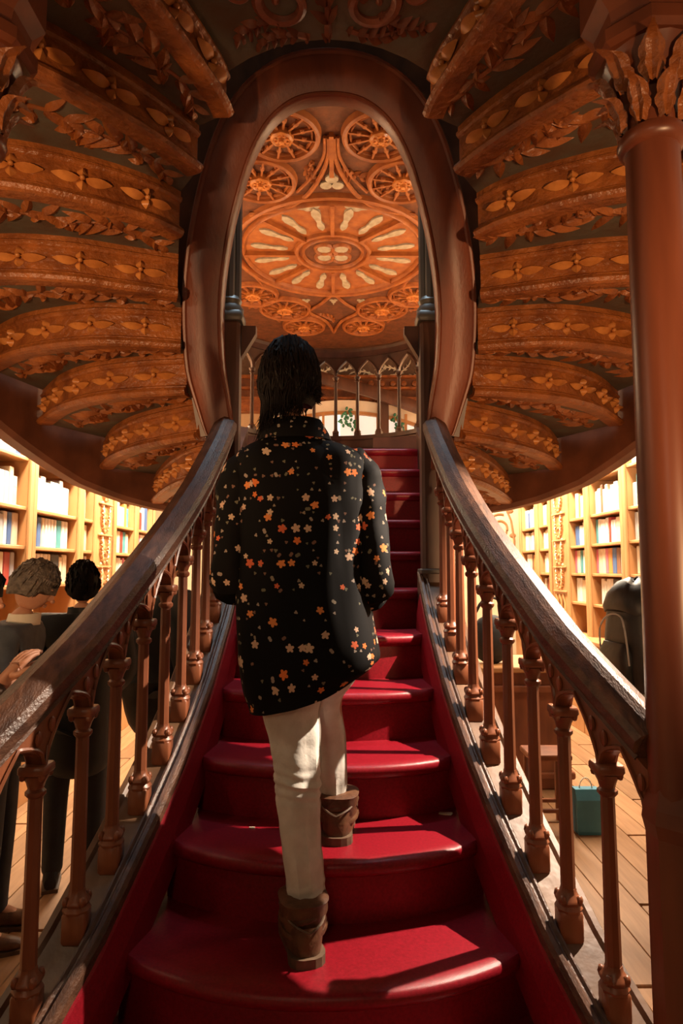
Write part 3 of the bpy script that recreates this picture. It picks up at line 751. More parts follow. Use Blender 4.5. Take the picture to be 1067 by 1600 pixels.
bookcase(-1, 2.2, 3.85, 4.66, SL[1:], 'bookcase at left picture edge', 11, 0)
bookcase(-1, 2.2, 4.68, 5.55, SL[1:], 'bookcase above grey-haired man', 12, 0)
bookcase(-1, 2.2, 5.57, 5.92, SL[1:], 'narrow bookcase left of left pilaster', 13, 0)
bookcase(-1, 2.2, 6.40, 7.10, SL[1:], 'bookcase right of left pilaster', 14, 0)
bookcase(-1, 2.2, 7.12, 7.80, SL[1:], 'bookcase nearest left handrail', 15, 0)
def pilaster(s, xf, y0, y1, label):
    c = thing('pilaster', label, 'pilaster', (s*(xf+.1), (y0+y1)/2, 0))
    b = MB(); b.bevbox((s*(xf+.17), (y0+y1)/2, 1.65), (.30, y1-y0, 3.3), .02); b.build('body', SHELF, c)
    yc = (y0+y1)/2; w_ = (y1-y0)*.36
    for z_ in (1.05, 1.35, 1.62, 1.92, 2.22, 2.5):
        b = MB(); b.bevbox((s*(xf+.012), yc, z_), (.02, w_*2.2, .018), .004); b.build('panel_rail', SHELF, c)
    lm = leaf_mesh('carved_leaf', SHELF, .20, .06, .02, .6)
    for z_ in (1.45, 1.54, 1.72, 1.82, 2.02, 2.12, 2.32):
        for q in (-1, 1):
            M = T((s*(xf+.02), yc+q*w_*.45, z_)) @ Matrix(((0, 0, -s, 0), (q, 0, 0, 0), (0, 1, 0, 0), (0, 0, 0, 1))) @ rotz(1.0)
            inst('carved_leaf', lm, M, c)
    for q in (-.6, 0, .6):
        b = MB(); b.tube([Vector((s*(xf+.01), yc+w_*(q-.25), 1.08)), Vector((s*(xf+.01), yc+w_*(q-.22), 1.22)), Vector((s*(xf+.01), yc+w_*q, 1.31)), Vector((s*(xf+.01), yc+w_*(q+.22), 1.22)), Vector((s*(xf+.01), yc+w_*(q+.25), 1.08))], .012, 6); b.build('tracery', SHELF, c)
        b = MB(); b.bevbox((s*(xf+.01), yc+w_*q, 2.75), (.03, w_*.4, .42), .006); b.build('flute', SHELF, c)
pilaster(1, 2.53, 6.97, 7.48, 'carved oak pilaster between the bookcases on the right wall')
pilaster(-1, 2.18, 5.94, 6.38, 'carved oak pilaster between the bookcases on the left wall')
# painted scroll on the end wall (flat decoration built as thin painted relief)
def wall_scroll(x, z_, s, lab):
    c = thing('painted_scroll', lab, 'wall painting', (x, 9.39, z_))
    pts = []
    for i in range(40):
        t = i/39; a = 2*math.pi*1.4*t+1.2; q = .20*(1-.7*t); pts.append(Vector((x+s*q*math.cos(a), 9.395, z_+q*math.sin(a))))
    b = MB(); b.tube(pts, .018, 6, flat=1.); b.build('spiral', SCROLL, c)
    for dx, dz in ((.12, .32), (.17, .24), (.05, .36), (.2, -.12), (.14, -.22)):
        b = MB(); b.ball((x+s*dx, 9.395, z_+dz), (.05, .008, .035), 8, 5); b.build('leaf', SCROLL, c)
    b = MB(); b.tube([Vector((x+s*.2, 9.395, z_-.6)), Vector((x+s*.22, 9.395, z_-.2)), Vector((x+s*.18, 9.395, z_+.1)), Vector((x+s*.1, 9.395, z_+.3))], .016, 6); b.build('stem', SCROLL, c)
wall_scroll(2.42, CZ+.62, 1, 'brown painted scroll on the cream end wall beside the right bookcases')
wall_scroll(2.40, CZ+.1, 1, 'lower brown painted scroll on the cream end wall, just above the right handrail')

# ================================================================== FAR WALL SEEN THROUGH THE BALCONY
fw = thing('carved_frieze', 'dark carved wooden frieze on the far wall seen through the balcony arches', 'frieze', (0.3, 9.3, 3.0))
def zpx(y, D=9.2): return at(560, y, D).z
b = MB(); b.box((.3, 9.33, (zpx(622)+zpx(588))/2), (3.4, .12, zpx(588)-zpx(622))); b.build('panel', CEILD, fw)
b = MB(); b.box((.3, 9.30, (zpx(642)+zpx(622))/2), (3.4, .16, zpx(622)-zpx(642))); b.build('scroll_band', CARVED, fw)
for yy in (588, 606, 622): 
    b = MB(); b.box((.3, 9.24, zpx(yy)), (3.4, .10, .035)); b.build('moulding', CARVED, fw)
lm = leaf_mesh('carved_leaf', CARVED, .34, .07, .03, .7)
for k in range(14):
    M = T((-.9+k*.2, 9.22, zpx(632))) @ Matrix.Rotation(math.pi/2, 4, 'X') @ rotz(0 if k % 2 else math.pi); inst('carved_leaf', lm, M, fw)
for k in range(18):
    b = MB(); b.lathe([(0, .0), (.05, 0), (.04, .03), (0, .04)], 10, c=(0, 0, 0)); me = b.mesh('rosette', CARVED); inst('rosette', me, T((-.9+k*.16, 9.26, zpx(598))) @ Matrix.Rotation(math.pi/2, 4, 'X'), fw)
cor = thing('plaster_cornice', 'pale pink plaster cornice with curling leaves above the far frieze', 'cornice', (.3, 9.3, zpx(588)))
b = MB(); b.box((.3, 9.36, (zpx(588)+zpx(530))/2), (3.4, .06, zpx(530)-zpx(588))); b.build('cove', BROWNC, cor)
lm = leaf_mesh('plaster_leaf', WHITE, .36, .05, .03, .5)
for k in range(16):
    M = T((-.9+k*.19, 9.31, zpx(570+(k % 3)*7))) @ Matrix.Rotation(math.pi/2, 4, 'X') @ rotz(.5+(k % 2)*2.4); inst('plaster_leaf', lm, M, cor)
sw = thing('shop_window', 'bright far shop window with white arched band and green plants, seen between balusters', 'window', (.3, 9.1, zpx(700)))
b = MB(); rs = []
for k in range(25):
    t = k/24; x = -1.0+2.9*t; y_ = 628+26*abs((x-.15)/1.2)**2
    rs.append([Vector((x, 9.10, zpx(y_+17))), Vector((x, 9.16, zpx(y_+17))), Vector((x, 9.16, zpx(y_))), Vector((x, 9.10, zpx(y_)))])
b.rings(rs); b.build('white_band', WHITE, sw)
b = MB(); rs = []
for k in range(25):
    t = k/24; x = -1.0+2.9*t; y_ = 645+26*abs((x-.15)/1.2)**2
    rs.append([Vector((x, 9.08, zpx(y_+5))), Vector((x, 9.14, zpx(y_+5))), Vector((x, 9.14, zpx(y_))), Vector((x, 9.08, zpx(y_)))])
b.rings(rs); b.build('frame_bar', SHELF, sw)
for px in (505, 524, 556, 590, 634, 668): 
    p = at(px, 670, 9.1); b = MB(); b.box((p.x, 9.10, zpx(682)), (.035, .05, zpx(650)-zpx(714))); b.build('mullion', SHELF, sw)
for px in (515, 540, 573, 612, 651):
    p = at(px, 670, 9.18); b = MB(); b.box((p.x, 9.19, zpx(678)), (.30, .02, zpx(646)-zpx(720))); b.build('pane', GLASS, sw)
db = at(601, 660, 8.9); b = MB(); b.bevbox((db.x, 8.95, zpx(665)), (.12, .08, zpx(625)-zpx(715)), .01); b.build('dark_pilaster', POST, sw)
pts = [at(500, 590, 8.8), at(580, 612, 8.8), at(660, 640, 8.8)]
b = MB(); b.tube(catmull(pts, 4), .06, 6, flat=1.6); tag(b.build('sloping_rail', POST, None, loc=pts[1]), 'dark sloping rail crossing in front of the far frieze', 'rail')
for k, (px, py) in enumerate(((536, 662), (543, 650), (550, 668), (618, 660), (624, 672), (660, 668))):
    c = at(px, py, 9.02); b = MB()
    for j in range(9):
        a = j*2.4; b.ball(c+Vector((.05*math.cos(a), .02*math.sin(a*2), .05*math.sin(a)+.01*j)), (.03, .012, .02), 6, 4, M=Matrix.Rotation(a, 3, 'Y'))
    b.build('plant_leaves', LEAFG, sw)

# ================================================================== RIGHT AISLE FURNITURE
dt = thing('display_table', 'low wooden display table in the right aisle seen between balusters', 'table', (1.25, 4.9, 0), None)
b = MB(); b.bevbox((1.35, 5.1, .86), (.9, .7, .04), .008); b.build('table_top', SHELF, dt)
b = MB(); b.bevbox((1.35, 5.1, .42), (.8, .6, .84), .01); b.build('table_body', BAL, dt)
for z_ in (.1, .72): 
    b = MB(); b.bevbox((1.35, 5.1, z_), (.84, .64, .05), .01); b.build('table_moulding', BAL, dt)
bg = thing('shoulder_bag', 'black shoulder bag lying on the display table behind the right balusters', 'bag', (1.22, 4.98, .88))
b = MB(); b.ball((1.22, 4.98, 1.06), (.16, .11, .19), 14, 10); b.build('bag_body', BLACK, bg)
b = MB(); b.tube([Vector((1.22+.13*math.cos(a), 4.95, 1.18+.20*math.sin(a))) for a in [math.pi*k/12 for k in range(13)]], .012, 6); b.build('bag_strap', BLACK, bg)
stl = thing('stool', 'small dark wooden stool on the floor right of the stairs', 'stool', (1.35, 4.15, 0))
b = MB(); b.bevbox((1.35, 4.15, .44), (.26, .24, .035), .008); b.build('seat', BAL, stl)
for dx in (-.1, .1):
    for dy in (-.09, .09):
        b = MB(); b.lathe([(.014, 0), (.018, .2), (.014, .43)], 8, c=(1.35+dx, 4.15+dy, 0)); b.build('leg', BAL, stl)
for yy in (4.06, 4.24):
    b = MB(); b.box((1.35, yy, .12), (.2, .02, .02)); b.build('stretcher', BAL, stl)
bb_ = thing('carrier_bag', 'blue paper carrier bag beside the stool', 'bag', (1.56, 4.05, 0))
b = MB(); b.rings([[Vector((1.56+x*w_, 4.05+y*w2, z_)) for x, y in ((-1, -1), (1, -1), (1, 1), (-1, 1))] for z_, w_, w2 in ((0, .07, .05), (.02, .075, .055), (.20, .075, .05), (.26, .075, .03))]); b.build('bag_body', BLUE, bb_)
b = MB(); b.tube([Vector((1.56+.04*math.cos(a), 4.05, .25+.07*math.sin(a))) for a in [math.pi*k/8 for k in range(9)]], .004, 5); b.build('bag_handle', PAPER, bb_)

# ================================================================== PEOPLE
def skin_mesh(name, m, verts, edges, radii, lev=2):
    me = bpy.data.meshes.new('tmp'); me.from_pydata([tuple(v) for v in verts], edges, [])
    o = bpy.data.objects.new('tmp', me); COL.objects.link(o)
    sk = o.modifiers.new('s', 'SKIN'); sk.use_smooth_shade = True
    su = o.modifiers.new('u', 'SUBSURF'); su.levels = lev; su.render_levels = lev
    for i, r in enumerate(radii):
        d = me.skin_vertices[0].data[i]; d.radius = r if isinstance(r, tuple) else (r, r); d.use_root = (i == 0)
    bpy.context.view_layer.update()
    dg = bpy.context.evaluated_depsgraph_get(); out = bpy.data.meshes.new_from_object(o.evaluated_get(dg))
    bpy.data.objects.remove(o, do_unlink=True); out.name = name
    out.materials.clear(); out.materials.append(m)
    for p in out.polygons: p.use_smooth = True
    return out
class Chain:
    def __init__(s): s.v = []; s.e = []; s.r = []
    def pt(s, p, r, prev=None):
        s.v.append(Vector(p)); s.r.append(r); i = len(s.v)-1
        if prev is not None: s.e.append((prev, i))
        return i
    def line(s, pts, prev=None):
        for p, r in pts: prev = s.pt(p, r, prev)
        return prev
def head_mb(c, yaw, pitch, sz=1., roll=0.):
    """head with brow, nose, mouth, chin and ears; looks along +Y before rotation; c = head centre"""
    Mh = T(Vector(c)) @ Matrix.Rotation(yaw, 4, 'Z') @ Matrix.Rotation(pitch, 4, 'X') @ Matrix.Scale(sz, 4)
    b = MB(); n, m = 20, 14; rows = []
    for i in range(m+1):
        t = math.pi*i/m; z_ = -.115*math.cos(t); rr = math.sin(t)
        row = []
        for j in range(n):
            a = 2*math.pi*j/n; x = .076*rr*math.cos(a); y = .095*rr*math.sin(a)
            if z_ < 0:                                   # taper the jaw
                k = 1+z_*2.6; x *= max(.55, k); y = y*(1+z_*.6) if y > 0 else y*max(.55, 1+z_*3.2)
                y += .012*(-z_/.115) if math.sin(a) > .3 else 0
            if y > 0 and abs(x) < .035 and .012 < z_ < .03: y -= .006*abs(x)/.035     # eye sockets
            row.append(Vector((x, y, z_)))
        rows.append(row)
    b.rings(rows, smooth=True)
    def add(vs, fs): b.add(vs, fs, True)
    add([Vector(q) for q in ((-.012, .088, .022), (.012, .088, .022), (-.017, .092, -.026), (.017, .092, -.026), (0, .098, .02), (0, .121, -.020))], [(0, 4, 5, 2), (4, 1, 3, 5), (2, 5, 3)])
    b.ball((0, .113, -.020), (.014, .012, .011), 8, 5)
    b.ball((0, .093, -.052), (.024, .008, .006), 10, 5); b.ball((0, .093, -.061), (.020, .008, .006), 10, 5)
    for s in (-1, 1):
        b.ball((s*.030, .083, .014), (.013, .009, .008), 8, 5); b.ball((s*.030, .087, .031), (.020, .008, .005), 8, 4)
        b.ball((s*.077, -.006, .0), (.010, .020, .032), 8, 6)
    b.v = [tuple(Mh @ Vector(v)) for v in b.v]
    return b, Mh
def hand_pts(ch, wrist, prev, d, palm_n, side, curl=.5, sz=1.):
    """palm and five fingers added to a chain; d = pointing direction"""
    d = Vector(d).normalized(); nrm = Vector(palm_n).normalized(); lat = d.cross(nrm).normalized()*side
    w = Vector(wrist); pal = ch.pt(w+d*.045*sz, (.034*sz, .016*sz), prev)
    for k, (o, L) in enumerate(((-.027, .062), (-.009, .074), (.009, .078), (.027, .07))):
        root = ch.pt(w+d*.085*sz+lat*o*sz, .0105*sz, pal); p = w+d*.085*sz+lat*o*sz; q = root; dd = d.copy()
        for j in range(3):
            dd = (dd+nrm*curl*(.4+.3*j)).normalized(); p = p+dd*L*sz*(.44, .32, .24)[j]; q = ch.pt(p, (.0092-.0010*j)*sz, q)
    p = w+d*.03*sz-lat*.035*sz; q = ch.pt(p, .0115*sz, pal); dd = (d-lat*.7).normalized()
    for j in range(2): 
        dd = (dd+nrm*.25+d*.2).normalized(); p = p+dd*.032*sz; q = ch.pt(p, (.0105-.001*j)*sz, q)
def mesh_join(name, m, meshes):
    bm = bmesh.new()
    for me in meshes: bm.from_mesh(me)
    out = bpy.data.meshes.new(name); bm.to_mesh(out); bm.free(); out.materials.append(m)
    for p in out.polygons: p.use_smooth = True
    return out
def part_from_mesh(name, me, parent):
    M = T(WM[parent].translation); me.transform(M.inverted()); return inst(name, me, M, parent)

def person(base, yaw, hgt, label, coat, trouser, hairm, head_yaw=0., head_pitch=0., lean=0., arms='down', hair='short', shoe=BOOT, collar=None, group=None, long=False, bulk=1.):
    """a standing figure of height hgt at base (world), facing +Y turned by yaw"""
    x, y, z_ = base
    c = thing('person', label, 'person', base, group)
    Rm = Matrix.Translation(Vector(base)) @ rotz(yaw) @ Matrix.Scale(hgt/1.72, 4)
    def W_(p): return Rm @ Vector(p)
    S = hgt/1.72
    def ln(p):  # lean above the hips
        p = Vector(p)
        if p.z > .95: p.y += (p.z-.95)*math.tan(lean)
        return W_(p)
    armL = {'down': [(-.20, 0, 1.40), (-.25, -.02, 1.12), (-.25, .06, .86)], 'front': [(-.20, 0, 1.40), (-.25, .02, 1.12), (-.10, .26, 1.12)], 'raised': [(-.20, 0, 1.40), (-.25, .02, 1.12), (-.09, .17, 1.34)], 'low': [(-.20, 0, 1.40), (-.25, .04, 1.13), (-.16, .27, .98)]}[arms]
    def arm_chain(ch, prev, rs, tip=True):
        ends = []
        for s in (-1, 1):
            q = prev; 
            for (px, py, pz), r in zip(armL, rs): q = ch.pt(ln((-s*px if s > 0 else px, py, pz)) if s > 0 else ln((px, py, pz)), r*S, q)
            ends.append((q, s))
        return ends
    # body: one continuous skin
    ch = Chain(); pel = ch.pt(ln((0, 0, .95)), (.12*S, .09*S)); sp = ch.line([(ln((0, .0, 1.12)), (.11*S, .08*S)), (ln((0, 0, 1.34)), (.13*S, .09*S))], pel)
    nk = ch.line([(ln((0, 0, 1.45)), .055*S), (ln((0, .015, 1.54)), .047*S)], sp)
    for s in (-1, 1):
        sh_ = ch.pt(ln((s*.15, 0, 1.40)), .05*S, sp); q = sh_
        pts = [(s*abs(px), py, pz) for px, py, pz in armL]
        for p, r in zip(pts[1:], (.036, .027)): q = ch.pt(ln(p), r*S, q)
        d = ln(pts[2])-ln(pts[1]); nvec = (Rm.to_3x3() @ Vector((-s, 0, 0))) if arms == 'down' else Vector((0, 0, -1))
        hand_pts(ch, ln(pts[2]), q, d, nvec, s, .45, S)
        ch.line([(W_((s*.09, 0, .88)), .075*S), (W_((s*.10, .01, .50)), .05*S), (W_((s*.105, -.01, .10)), .034*S), (W_((s*.11, .10, .045)), .03*S)], pel)
    body = skin_mesh('body', SKIN, ch.v, ch.e, ch.r)
    hc = ln((0, .03, 1.63)); hb, Mh = head_mb(hc, yaw+head_yaw, head_pitch-lean*.5, S)
    hm = hb.mesh('head', SKIN); part_from_mesh('body', mesh_join('body', SKIN, [body, hm]), c)
    # coat
    ch = Chain(); a = ch.pt(ln((0, 0, 1.12)), (.165*S*bulk, .125*S*bulk)); up = ch.line([(ln((0, 0, 1.34)), (.18*S*bulk, .125*S*bulk)), (ln((0, 0, 1.455)), (.09*S, .085*S))], a)
    ch.line([(ln((0, 0, .94)), (.165*S*bulk, .13*S*bulk)), (W_((0, 0, .84 if not long else .55)), (.17*S*bulk, .14*S*bulk))], a)
    for s in (-1, 1):
        q = 1
        for p, r in zip([(s*abs(px), py, pz) for px, py, pz in armL], (.078*bulk, .064*bulk, .050*bulk)):
            q = ch.pt(ln(p), r*S, q)
    part_from_mesh('coat', skin_mesh('coat', coat, ch.v, ch.e, ch.r), c)
    cb_ = MB(); M3 = Rm.to_3x3()
    rg = []
    for r, z1 in ((.082, 1.445), (.076, 1.50), (.068, 1.50), (.070, 1.45)):
        rg.append([ln((r*math.cos(a), .015+r*.95*math.sin(a), z1)) for a in [2*math.pi*k/16 for k in range(16)]])
    cb_.rings(rg, caps=False, loop=True, smooth=True); cb_.build('collar', collar or coat, c)
    ch = Chain(); a = ch.pt(W_((0, 0, .96)), (.15*S, .115*S))
    for s in (-1, 1): ch.line([(W_((s*.09, 0, .80)), .092*S), (W_((s*.10, .01, .50)), .070*S), (W_((s*.105, -.005, .12)), .058*S), (W_((s*.106, 0, .065)), .060*S)], a)
    part_from_mesh('trousers', skin_mesh('trousers', trouser, ch.v, ch.e, ch.r), c)
    for s in (-1, 1):
        b = MB(); rs = []
        for yy, w1, h1 in ((-.07, .030, .07), (-.05, .040, .10), (0, .042, .105), (.06, .045, .075), (.12, .046, .055), (.165, .034, .042), (.185, .012, .03)):
            rs.append([W_((s*.108+w1*math.cos(a), yy, .012+h1*.5+h1*.5*math.sin(a))) for a in [2*math.pi*k/12 for k in range(12)]])
        b.rings(rs, smooth=True); sh_ = b.build('shoe', shoe, c)
        b = MB(); b.prism([(s*.108-.04, -.075), (s*.108+.04, -.075), (s*.108+.048, .1), (s*.108+.03, .18), (s*.108-.03, .18), (s*.108-.048, .1)], 0, .018, M=Rm); b.build('sole', SOLE, sh_)
    # hair
    b = MB(); rnd = random.Random(int(abs(x*1000)))
    rows = []; n, m = 22, 9
    for i in range(m+1):
        t = (math.pi*.60)*i/m; row = []
        for j in range(n):
            a = 2*math.pi*j/n; back = max(0, -math.sin(a)); tt = t*(1+.22*back) if math.sin(a) < .35 else t*.80
            k = 1.15+.05*rnd.random()
            row.append(Mh @ Vector((.077*math.sin(tt)*math.cos(a)*k, .096*math.sin(tt)*math.sin(a)*k-.004, .118*math.cos(tt)*k)))
        rows.append(row)
    b.rings(rows, smooth=True)
    for i in range(150):
        a = rnd.uniform(0, 2*math.pi); t = rnd.uniform(.1, math.pi*.52)
        if math.sin(a) > .4: t = min(t, .9)
        def hp(t, k): return Mh @ Vector((.077*math.sin(t)*math.cos(a)*k, .096*math.sin(t)*math.sin(a)*k-.004, .118*math.cos(t)*k))
        b.tube([hp(t, 1.12), hp(t+.18, 1.21), hp(t+.36, 1.16)], [.006, .006, .001], 4)
    b.build('hair', hairm, c)
    return c, Mh, W_
# --- browsers behind the left balustrade
person((-1.47, 2.92, 0), R(-80), 1.60, 'grey-haired man in slate sweater looking down, by the left bookcases', NAVY, DENIM, GREYHAIR, head_pitch=R(-26), lean=R(9), arms='front', collar=PAPER)
person((-1.31, 3.42, 0), R(20), 1.60, 'dark-haired person in black jacket, back turned, just right of the grey-haired man', BLACK, DENIM, HAIR, arms='low', long=True, bulk=1.22, shoe=BLACK)
person((-1.04, 3.95, 0), R(-40), 1.72, 'person in a long black coat partly hidden behind the left handrail', BLACK, DENIM, HAIR, head_pitch=R(-10), arms='down', long=True, bulk=1.3, shoe=BLACK)
_, Mh, W_ = person((-1.17, 2.06, 0), R(-75), 1.60, 'person in a brown coat with raised hands at the left edge of the picture', BROWNC, DENIM, HAIR, head_pitch=R(-12), arms='raised', shoe=BOOT)
# --- visitor with backpack in the right aisle
pr, Mh2, W2 = person((1.83, 3.38, 0), R(-82), 1.78, 'person in black jacket and dark trousers standing in the right aisle behind the column', BLACK, DENIM, HAIR, arms='low', bulk=1.05)
bp = thing('backpack', 'big black backpack on the back of the visitor in the right aisle', 'backpack', W2((0, -.2, 1.0)))
b = MB(); rows = []
for zz, wx, wy in ((.92, .10, .05), (.95, .15, .09), (1.05, .165, .11), (1.2, .16, .11), (1.34, .145, .10), (1.43, .11, .075), (1.46, .06, .03)):
    rows.append([W2((wx*math.copysign(abs(math.cos(a))**.6, math.cos(a)), -.245+wy*math.copysign(abs(math.sin(a))**.6, math.sin(a)), zz)) for a in [2*math.pi*k/20 for k in range(20)]])
b.rings(rows, smooth=True); b.build('pack_body', PACK, bp)
b = MB(); rows = []
for zz, wx, wy in ((.96, .09, .02), (.99, .115, .045), (1.12, .12, .05), (1.18, .10, .02)):
    rows.append([W2((wx*math.copysign(abs(math.cos(a))**.6, math.cos(a)), -.35+wy*math.copysign(abs(math.sin(a))**.6, math.sin(a)), zz)) for a in [2*math.pi*k/20 for k in range(20)]])
b.rings(rows, smooth=True); b.build('front_pocket', PACK, bp)
for s in (-1, 1):
    b = MB(); b.tube(catmull([W2(p) for p in ((s*.10, -.17, 1.40), (s*.12, -.05, 1.50), (s*.12, .10, 1.42), (s*.13, .14, 1.25), (s*.14, -.05, 1.05), (s*.12, -.17, 1.0))], 5), .02, 6, flat=.5); b.build('shoulder_strap', PACK, bp)
b = MB(); rows = []
for zz, wx, wy in ((1.33, .150, .108), (1.36, .158, .116), (1.42, .135, .10), (1.47, .09, .065), (1.49, .03, .02)):
    rows.append([W2((wx*math.copysign(abs(math.cos(a))**.6, math.cos(a)), -.247+wy*math.copysign(abs(math.sin(a))**.6, math.sin(a)), zz+.012*math.sin(3*a))) for a in [2*math.pi*k/24 for k in range(24)]])
b.rings(rows, smooth=True); b.build('lid', PACK, bp)
for s in (-1, 1):
    b = MB(); rows = []
    for zz, wx, wy in ((.97, .03, .05), (1.0, .045, .07), (1.12, .045, .07), (1.16, .03, .06)):
        rows.append([W2((s*.165+wx*math.cos(a), -.24+wy*math.sin(a), zz)) for a in [2*math.pi*k/14 for k in range(14)]])
    b.rings(rows, smooth=True); b.build('side_pocket', PACK, bp)
    b = MB(); b.tube([W2(p) for p in ((s*.172, -.25, 1.0), (s*.176, -.25, 1.2), (s*.160, -.25, 1.34))], .008, 6); b.build('compression_strap', BOOKC['grey'], bp)
b = MB(); b.tube(catmull([W2(p) for p in ((-.12, -.36, 1.08), (-.11, -.37, 1.24), (-.05, -.355, 1.31), (.05, -.355, 1.31), (.11, -.37, 1.24), (.12, -.36, 1.08))], 5), .005, 5); b.build('zip', BOOKC['grey'], bp)
b = MB(); b.tube([W2((.04*math.cos(a), -.22, 1.45+.05*math.sin(a))) for a in [math.pi*k/8 for k in range(9)]], .008, 6); b.build('top_handle', PACK, bp)

# ================================================================== THE WOMAN ON THE STAIRS
foot = at(475, 1520, 1.80); ZF0 = Z0; ZF1 = Z0+RI
wo = thing('person', 'dark-haired woman in black floral shirt and cream jeans climbing the red stairs', 'person', (foot.x, 1.85, ZF0))
def loft_px(rows, n=32, power=2.4, fold=0., seed=0):
    """rings given as (py, pxL, pxR, D, half thickness[, tilt]) -> ring points; also returns uv"""
    rs = []
    for row in rows:
        py, xl, xr_, D, th = row[:5]; tilt = row[5] if len(row) > 5 else 0.
        A = at(xl, py, D); B = at(xr_, py, D); c = (A+B)/2; hw = (B.x-A.x)/2; ring = []
        for j in range(n):
            a = 2*math.pi*j/n; ca, sa = math.cos(a), math.sin(a)
            X = hw*math.copysign(abs(ca)**(2/power), ca); Y = th*math.copysign(abs(sa)**(2/power), sa)
            p = Vector((c.x+X, c.y+Y, c.z+tilt*ca))
            if fold:
                f_ = noise.noise(Vector((ca*2.2+seed, sa*2.2, c.z*2.5)))*fold + noise.noise(Vector((ca*5+seed, sa*5, c.z*5)))*fold*.45
                p += Vector((ca*f_, sa*f_, 0))
            ring.append(p)
        rs.append(ring)
    return rs
def densify(rows, k=4):
    out = []
    m = max(len(r) for r in rows); rows = [tuple(r)+(0.,)*(m-len(r)) for r in rows]
    for i in range(len(rows)-1):
        r0 = rows[max(i-1, 0)]; r1 = rows[i]; r2 = rows[i+1]; r3 = rows[min(i+2, len(rows)-1)]
        for q in range(k):
            t = q/k
            out.append(tuple(.5*(2*b_+(c_-a_)*t+(2*a_-5*b_+4*c_-d_)*t*t+(3*b_-a_-3*c_+d_)*t**3) for a_, b_, c_, d_ in zip(r0, r1, r2, r3)))
    out.append(rows[-1]); return out
def uv_rings(b, rs, u0=0., caps=False):
    """add rings as a smooth surface and remember metric uv per loop"""
    base = len(b.v); n = len(rs[0]); vs = [p for r in rs for p in r]; fs = []
    if b.uv is None: b.uv = {}
    cum = []; v = 0.
    for i, r in enumerate(rs):
        if i: v += (r[(3*n)//4]-rs[i-1][(3*n)//4]).length
        L = [0.]
        for j in range(n): L.append(L[-1]+(r[(j+1) % n]-r[j]).length)
        o_ = L[(3*n)//4]; L = [q-o_ for q in L]
        cum.append((L, v))
    for i in range(len(rs)-1):
        for j in range(n):
            f = (i*n+j, i*n+(j+1) % n, (i+1)*n+(j+1) % n, (i+1)*n+j)
            b.uv[len(b.f)+len(fs)] = [(u0+cum[i][0][j], cum[i][1]), (u0+cum[i][0][j+1], cum[i][1]), (u0+cum[i+1][0][j+1], cum[i+1][1]), (u0+cum[i+1][0][j], cum[i+1][1])]
            fs.append(f)
    b.add(vs, fs, True)
def uv_build(b, name, m, parent):
    me = bpy.data.meshes.new(name); me.from_pydata(b.v, [], b.f); me.materials.append(m)
    for p in me.polygons: p.use_smooth = True
    ul = me.uv_layers.new(name='UVMap')
    for p in me.polygons:
        q = b.uv.get(p.index)
        for k, li in enumerate(p.loop_indices): ul.data[li].uv = q[k] if q else (0, 0)
    M = T(WM[parent].translation); me.transform(M.inverted()); return inst(name, me, M, parent)

DT = 1.95
# --- body: continuous skin from pelvis to neck, arms, hands and legs
ch = Chain()
P = lambda px, py, D: at(px, py, D)
pel = ch.pt(P(478, 1010, DT), (.12, .09)); sp = ch.line([(P(472, 900, DT), (.105, .08)), (P(468, 780, DT), (.125, .085))], pel)
nk = ch.line([(P(464, 700, DT), (.055, .05)), (P(458, 655, DT+.01), (.046, .046))], sp)
ELB = {-1: P(368, 905, DT-.01), 1: P(577, 915, DT-.01)}
WR = {-1: P(418, 880, DT+.26), 1: P(520, 880, DT+.26)}
SHO = {-1: P(384, 732, DT), 1: P(556, 732, DT)}
for s in (-1, 1):
    q = ch.pt(SHO[s], .046, sp); q = ch.pt(ELB[s], .034, q); q = ch.pt(WR[s], .025, q)
    hand_pts(ch, WR[s], q, (-s*.5, .35, .35), (-s*.3, .5, -.6), s, .5, .95)
ch.line([(P(452, 1080, DT-.02), .06), (P(463, 1250, DT-.06), .042), (P(474, 1400, 1.87), .034), (Vector((P(474, 1480, 1.87).x, 1.88, ZF0+.055)), .032)], pel)
ch.line([(P(512, 1060, DT+.08), .05), (P(517, 1140, DT+.18), .036), (P(522, 1240, 2.14), .034), (Vector((P(526, 1310, 2.14).x, 2.14, ZF1+.055)), .032)], pel)
body = skin_mesh('body', SKIN, ch.v, ch.e, ch.r)
HC = P(453, 600, DT+.015); hb, Mh = head_mb(HC, R(-12), R(-4), .98); hm = hb.mesh('head', SKIN)
part_from_mesh('body', mesh_join('body', SKIN, [body, hm]), wo)
# --- trousers
b = MB()
rs = loft_px(densify([(1000, 400, 560, DT, .125), (1060, 394, 520, DT-.01, .12), (1105, 406, 498, DT-.02, .10), (1150, 419, 497.5, DT-.03, .088), (1200, 428, 498, DT-.05, .080), (1250, 431, 496, DT-.06, .074), (1300, 438, 498, DT-.07, .068), (1350, 444, 503, DT-.08, .062), (1388, 449, 506, 1.87, .058), (1400, 452, 505, 1.87, .056)], 14), 32, 2.1, .010, 3)
